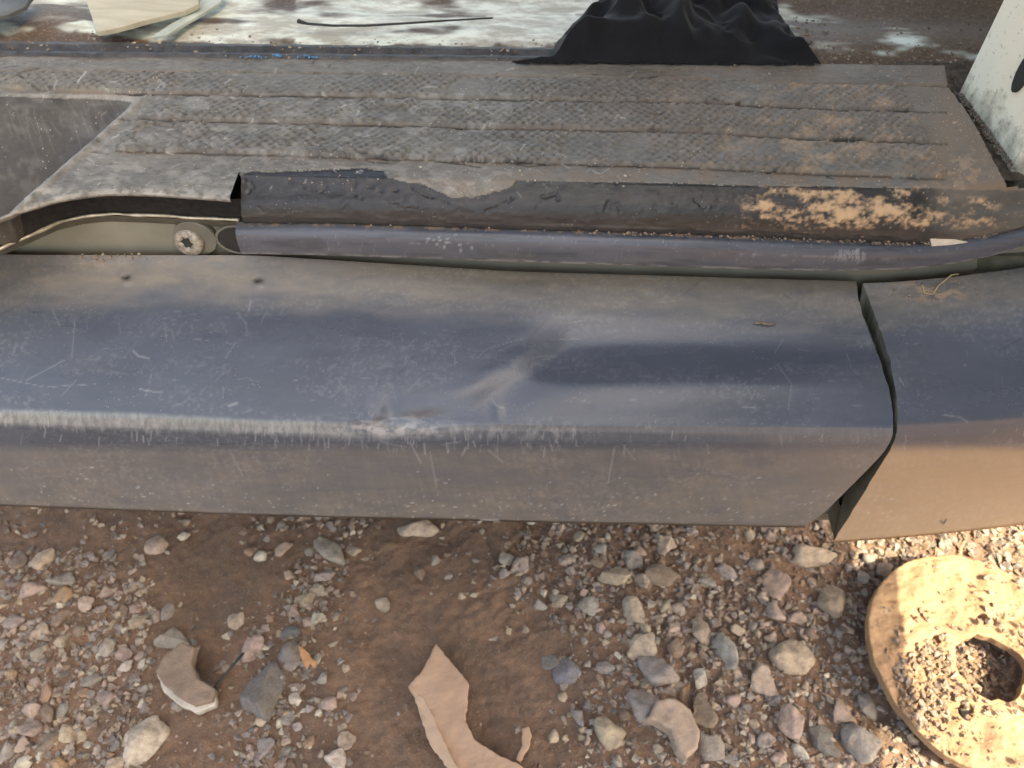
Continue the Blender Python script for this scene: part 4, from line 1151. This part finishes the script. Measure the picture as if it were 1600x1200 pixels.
# sill box beneath everything so that no light leaks through
box('sill_box', (-0.75, 0.528, 0.30), (0.62, yb - 0.001, 0.455), M['inner'], van)
box('floor_frame', (-1.1, yb + 0.002, 0.42), (0.80, 1.9, 0.505), M['inner'], van)
t = NT('cream_pillar_paint')
n1 = t.noise(10, 5); n2 = t.noise(180, 5, 0.7)
c = t.mix(t.ramp(n1, [(0.3, 0), (0.7, 1)]), (0.80, 0.73, 0.56), (0.86, 0.80, 0.65))
z = t.n('ShaderNodeSeparateXYZ'); t.l(t.n('ShaderNodeNewGeometry').outputs['Position'], z.inputs[0])
low = t.math('SUBTRACT', z.outputs[2], t.math('MULTIPLY', t.noise(45, 6, 0.75), 0.11))
c = t.mix(t.ramp(t.math('MULTIPLY_ADD', low, 12, -5.40), [(0.0, 1.0), (0.55, 0.0)]), c, (0.075, 0.06, 0.035))
c = t.mix(t.ramp(n2, [(0.60, 0), (0.68, 0.7)]), c, (0.22, 0.17, 0.10))
t.set(c, 0.45); t.bump(n2, 0.3, 0.0008)
M['pillar'] = t.m
A0 = on_z(1496, 152, 0.52); A1 = on_z(1535, 205, 0.52); B0 = on_z(1578, 268, 0.52)
foot = [A0, (A0 * .5 + A1 * .5) + np.array([-.0005, -.001, 0]), A1, (A1 + B0) / 2 + np.array([.001, 0, 0]), B0, B0 + np.array([0.012, -0.012, 0]), B0 + np.array([0.10, -0.02, 0]), A0 + np.array([0.14, 0.02, 0]), A0 + np.array([0.02, 0.012, 0])]
V, F = [], []; n = len(foot); H_ = np.linspace(0.505, 1.45, 24)
for i, zc in enumerate(H_):
    for q in foot:
        V.append((q[0] + 0.01 * (zc - .5), q[1] + 0.02 * (zc - .5), zc))
for i in range(len(H_) - 1):
    for k in range(n): F.append((i * n + k, i * n + (k + 1) % n, (i + 1) * n + (k + 1) % n, (i + 1) * n + k))
F.append(tuple(range((len(H_) - 1) * n, len(H_) * n)))
pil = quadmesh('door_pillar', V, F, M['pillar'], van)
bmx = bmesh.new(); bmx.from_mesh(pil.data); bmesh.ops.recalc_face_normals(bmx, faces=bmx.faces); bmx.to_mesh(pil.data); bmx.free()
dd_ = np.array([B0[0] - A1[0], B0[1] - A1[1]]); L_ = np.linalg.norm(dd_); an = math.atan2(dd_[1], dd_[0])
hp = A1 * .45 + B0 * .55
d_ = ray(1600, 112); # where the dark slot sits on the pillar's front face
s_ = np.linalg.solve(np.array([[d_[0], -dd_[0]], [d_[1], -dd_[1]]]), np.array([A1[0], A1[1]]))
zz_ = CAMZ + d_[2] * s_[0]
hl = poly_obj('slot', circ(0, 0, 0.0075, 30, 2.3), 0.002, M['blackhole'], pil, bevel=0.0004)
hl.rotation_euler = (math.pi / 2, 0, an); hl.location = (d_[0] * s_[0], d_[1] * s_[0], zz_)
M['packed'] = simple('packed_mossy_dirt', (0.10, 0.075, 0.05), 0.95, 0, 0.55, 160, 1.0, 0.002)
fx_ = np.linspace(A0[0] - 0.04, B0[0] + 0.09, 150); fy2 = np.linspace(B0[1] - 0.012, A0[1] + 0.06, 150)
XX, YY = np.meshgrid(fx_, fy2)
tag(grid_obj('packed_dirt', np.stack([XX, YY, 0.5165 + 0.005 * fbm(XX * 120, YY * 120, 6) + 0.004 * fbm(XX * 30, YY * 30, 7)], -1), m=M['packed'], parent=van), kind='stuff')
# unseen bulkhead and door slab right of the frame, added to block the sun
M['vanpaint'] = simple('dull_cream_paint', (0.50, 0.48, 0.40), 0.5, 0, 0.08, 8, 0.1)
box('shade_bulkhead', (0.80, 0.44, 0.42), (0.815, 1.9, 2.3), M['vanpaint'], van)
M['lining'] = simple('grey_roof_lining', (0.16, 0.155, 0.14), 0.8, 0, 0.1, 8, 0.1)
box('shade_roof', (-1.3, 0.66, 1.78), (0.815, 2.0, 1.82), M['lining'], van)  # unseen roof with dark lining, added to darken reflections in the cladding
zb = 0.40
sh = zb / math.tan(el)
g0_, g1_ = on_z(1390, 875, 0.028), on_z(1432, 1160, 0.028)
off = np.array([sh * math.cos(az), -sh * math.sin(az)])
sh2 = (zb - 0.028) / math.tan(el); off = np.array([sh2 * math.cos(az), -sh2 * math.sin(az)])
q0 = g0_[:2] + off; q1 = g1_[:2] + off; dv = (q1 - q0) / np.linalg.norm(q1 - q0)
q0 = q0 - dv * 0.22; q1 = q0 + dv * 1.9
nn = np.array([-dv[1], dv[0]]); nn = nn if nn[0] > 0 else -nn
q0 = q0 - nn * 0.05; q1 = q1 - nn * 0.05
V = []
for zc in (zb, 2.35):
    for q in (q0, q1, q1 + nn * 0.05, q0 + nn * 0.05): V.append((q[0], q[1], zc))
quadmesh('shade_door', V, [(0, 1, 2, 3), (7, 6, 5, 4), (0, 4, 5, 1), (1, 5, 6, 2), (2, 6, 7, 3), (3, 7, 4, 0)], M['vanpaint'], van)  # added solid slab, placed so its shadow ends beside the disc

# ------------------------------------------------------------------ loose things on the van
# black cloth
poly = [(800, 99), (855, 90), (872, 66), (893, 40), (925, 18), (950, -20), (1010, -60), (1190, -50), (1214, 0), (1222, 36), (1262, 78), (1282, 100), (1150, 101), (1000, 99), (880, 100)]
W_ = np.array([on_z(a, b, 0.53)[:2] for a, b in poly])
n = 260
X, Y = np.meshgrid(np.linspace(W_[:, 0].min() - .01, W_[:, 0].max() + .01, n), np.linspace(W_[:, 1].min() - .01, W_[:, 1].max() + .01, n))
def signed(X, Y, W_):
    ins = np.zeros(X.shape, bool); dmin = np.full(X.shape, 9.0)
    for (x0, y0), (x1, y1) in zip(W_, np.roll(W_, -1, 0)):
        c1 = ((y0 > Y) != (y1 > Y)) & (X < (x1 - x0) * (Y - y0) / (y1 - y0 + 1e-12) + x0); ins ^= c1
        dx, dy = x1 - x0, y1 - y0; tt = np.clip(((X - x0) * dx + (Y - y0) * dy) / (dx * dx + dy * dy), 0, 1)
        dmin = np.minimum(dmin, np.hypot(X - x0 - tt * dx, Y - y0 - tt * dy))
    return np.where(ins, dmin, -dmin)
sd_ = signed(X, Y, W_) + 0.004 * (fbm(X * 60, Y * 60, 2) - .5)
wx = X + 0.03 * fbm(X * 14, Y * 14, 31); wy = Y + 0.05 * fbm(X * 12, Y * 12, 32)
W1 = fbm(X * 9, Y * 9, 31, 3) - .5; W2 = fbm(X * 11, Y * 11, 32, 3) - .5; W3 = fbm(X * 25, Y * 25, 33, 3) - .5
f1 = (.5 + .5 * np.cos(2 * (Y * 62 + X * 6 + W1 * 13))) ** .8; f2 = (.5 + .5 * np.cos(2 * (Y * 40 - X * 34 + W2 * 12))) ** .8; f3 = 1 - np.abs(np.sin(Y * 120 + X * 50 + W1 * 14 + W3 * 5))
lump = sst(.3, .7, fbm(X * 17, Y * 17, 39, 2))
e = np.sqrt(np.clip(sd_ / 0.014, 0, 1))
hc_ = e * (0.004 + 0.015 * f1 ** 1.3 + 0.011 * f2 ** 1.4 + 0.004 * f3 ** 1.4 + 0.014 * lump) * (0.35 + 0.65 * sst(0.0, 0.03, sd_)) + 0.001
Zc_ = 0.529 + hc_
msk = fc(sd_) > 0
t = NT('black_cloth')
t.set(t.ramp(t.noise(40, 5), [(0.3, (0.003, 0.003, 0.004)), (0.7, (0.007, 0.007, 0.009))]), 0.85, spec=0.25)
t.b.inputs['Sheen Weight'].default_value = 0.08; t.b.inputs['Sheen Roughness'].default_value = 0.5
t.bump(t.noise(700, 3), 0.5, 0.0004)
M['cloth'] = t.m
tag(grid_obj('cloth', np.stack([X, Y, Zc_], -1), mask=msk, m=M['cloth']), 'rumpled black cloth lying on the van floor behind the step mat', 'cloth')

def slab_on(name, pts, z, thick, m, label, cat, rot=(0, 0)):
    q, c = px_poly(pts, z); o = poly_obj(name, rough_outline(q, 0.006, 0.0006), thick, m, bevel=0.0004); roughen(o, 0.012, 0.0025, 14, len(pts))
    o.location = (c[0], c[1], z); o.rotation_euler = (rot[0], rot[1], 0); return tag(o, label, cat)
t = NT('pale_plywood')
n1 = t.noise(40, 5, 0.6, t.mapped((0.3, 2.0, 1), rot=(0, 0, 0.25)))
c = t.ramp(n1, [(0.3, (0.34, 0.31, 0.23)), (0.6, (0.47, 0.44, 0.34)), (0.8, (0.55, 0.52, 0.42))])
t.set(c, 0.65); t.bump(n1, 0.4, 0.001); M['ply'] = t.m
slab_on('plywood_offcut', [(134, -12), (138, 10), (146, 34), (152, 52), (175, 49), (235, 32), (290, 18), (311, 8), (312, -14)], 0.536, 0.004, M['ply'], 'pale broken plywood offcut on the van floor at top left', 'plywood offcut', (0.03, 0.02))
slab_on('plastic_sheet', [(-60, -14), (60, -14), (40, 10), (14, 24), (-60, 42)], 0.540, 0.003, M['grey_sheet'], 'grey plastic sheet corner on the van floor, far left', 'plastic sheet', (0.02, 0.06))
slab_on('scrap_sheet', [(238, 60), (268, 40), (312, 16), (322, -14), (356, -14), (345, 6), (300, 34), (262, 58)], 0.529, 0.002, simple('pale_mint_sheet', (0.42, 0.46, 0.41), 0.45, 0, 0.25, 30, 0.5, 0.001), 'pale mint flat scrap right of the plywood offcut', 'scrap')
pts = [on_z(a, b, 0.532) for a, b in ((466, 33), (480, 37), (520, 40), (570, 40), (640, 36), (700, 32), (770, 28))]
tag(tube('cord', pts, [0.0022, 0.0013, 0.0012, 0.0012, 0.0011, 0.001, 0.0008], M['cord'], n=8), 'thin black cord lying across the pale floor', 'cord')
p = on_z(466, 31, 0.532)
# wood sliver on the trim bar
q = [(1453, 374), (1456, 385), (1485, 383), (1511, 379), (1490, 375)]
w = [on_y(a, b, 0.490) for a, b in q]
V = [tuple(v) for v in w] + [(v[0], v[1] - 0.0006, v[2] + 0.0012) for v in w]
F = [(0, 1, 2, 3, 4), (9, 8, 7, 6, 5)] + [(i, (i + 1) % 5, 5 + (i + 1) % 5, 5 + i) for i in range(5)]
tag(quadmesh('wood_sliver', V, F, M['sliver']), 'pale pointed wood sliver on top of the trim bar at right', 'wood sliver')
def on_rocker(px, py, dz=0.0012):
    r_, best = None, 1e9
    for TYa, TZa in ((TY, TZ), (RY, RZ)):
        if (TYa is TY) != (px < 1395): continue
        for r in range(0, len(TYa), 2):
            a, b = project(XD[::6], TYa[r, ::6], TZa[r, ::6])
            d = np.hypot(a - px, b - py); j = int(np.argmin(d))
            if d[j] < best: best = d[j]; r_ = (XD[j * 6], TYa[r, j * 6] - dz * .3, TZa[r, j * 6] + dz)
    return r_
tag(tube('grass_stem', [on_rocker(1441, 447), on_rocker(1448, 459, .002), on_rocker(1456, 461, .002), on_rocker(1466, 448, .003), on_rocker(1478, 434, .004), on_rocker(1490, 424, .004)], 0.0006, M['straw'], n=6), 'bent dry grass stem lying on the right cladding section', 'grass stem')
tag(tube('twig', [on_rocker(1178, 507), on_rocker(1190, 506, .002), on_rocker(1200, 508, .002), on_rocker(1208, 507)], [.0009, .0013, .0012, .0006], M['twig'], n=7), 'tiny dead twig fragment lying on the main cladding', 'twig')

# loose crumbs: mat, bar joint, rail, cladding top
cx, cy, cz, cr_, ct = [], [], [], [], []
def addc(p, r, tnt):
    cx.append(p[0]); cy.append(p[1]); cz.append(p[2]); cr_.append(r); jj = random.uniform(.7, 1.15); ct.append(tuple(c * jj for c in tnt))
for k in range(900):
    px = 1600 * random.random() ** 0.55; py = random.uniform(110, 292)
    if px > 1500 or (px < 220 and py > 140): continue
    addc(on_z(px, py, ZM + .0016), 0.0004 + 0.0012 * random.random() ** 3, random.choice([(0.42, 0.27, 0.17), (0.36, 0.26, 0.18), (0.5, 0.42, 0.33)]))
for k in range(420):
    px = random.uniform(900, 1560) if random.random() < .8 else random.uniform(380, 1560)
    addc(on_y(px, float(pl(px, BT)) + random.uniform(-1, 4), 0.4935), 0.0004 + 0.0011 * random.random() ** 2.5, (0.34, 0.25, 0.18))
for k in range(500):
    px = random.uniform(-60, 1500); addc(on_z(px, 58 + px * 0.012 + random.gauss(8, 10), 0.529), 0.0005 + 0.0018 * random.random() ** 2, random.choice([(0.12, 0.08, 0.05), (0.3, 0.22, 0.15), (0.45, 0.38, 0.28)]))
for k in range(400):
    px = random.uniform(1240, 1560); addc(on_z(px, random.uniform(0, 102), 0.522), 0.0006 + 0.002 * random.random() ** 2, random.choice([(0.10, 0.065, 0.035), (0.22, 0.15, 0.08), (0.3, 0.24, 0.15)]))
for k in range(300):
    p_ = A0 * (1 - k / 300) + B0 * (k / 300); addc(np.array([p_[0] - abs(random.gauss(0, .004)), p_[1] - random.uniform(0, .006), 0.526]), 0.0006 + 0.0015 * random.random() ** 2, (0.12, 0.085, 0.05))
scatter('crumbs', cx, cy, cz, cr_, ct, M['gravel'], label='dry soil crumbs scattered over the step mat and rail', cat='crumbs', sink=.3)
gr = [on_rocker(px, py) for px, py in [(random.gauss(1450, 40), random.gauss(455, 10)) for _ in range(26)] + [(1418, 469), (1433, 474), (1477, 471), (1500, 442), (1425, 449)] + [(random.gauss(165, 25), random.gauss(402, 3)) for _ in range(30)]]
scatter('cladding_crumbs', [g[0] for g in gr], [g[1] for g in gr], [g[2] for g in gr], [0.0006 + 0.0013 * random.random() for _ in gr], [(0.40, 0.29, 0.2)] * len(gr), M['gravel'], label='dry soil crumbs gathered on top of the cladding', cat='crumbs', sink=.2)
bl = [on_z(px, py, 0.531) for px, py in [(385 + random.random() * 24, 86 + random.random() * 5) for _ in range(14)] + [(425 + random.random() * 18, 84 + random.random() * 5) for _ in range(10)] + [(465 + random.random() * 30, 86 + random.random() * 5) for _ in range(16)] + [(random.uniform(330, 560), 89) for _ in range(14)]]
o = scatter('paint_chips', [g[0] for g in bl], [g[1] for g in bl], [g[2] for g in bl], [0.0006 + 0.0014 * random.random() ** 2 for _ in bl], [(0.03, 0.22, 0.5)] * len(bl), M['chip'], label='bright blue paint chips along the black rail', cat='paint chips', sink=0)
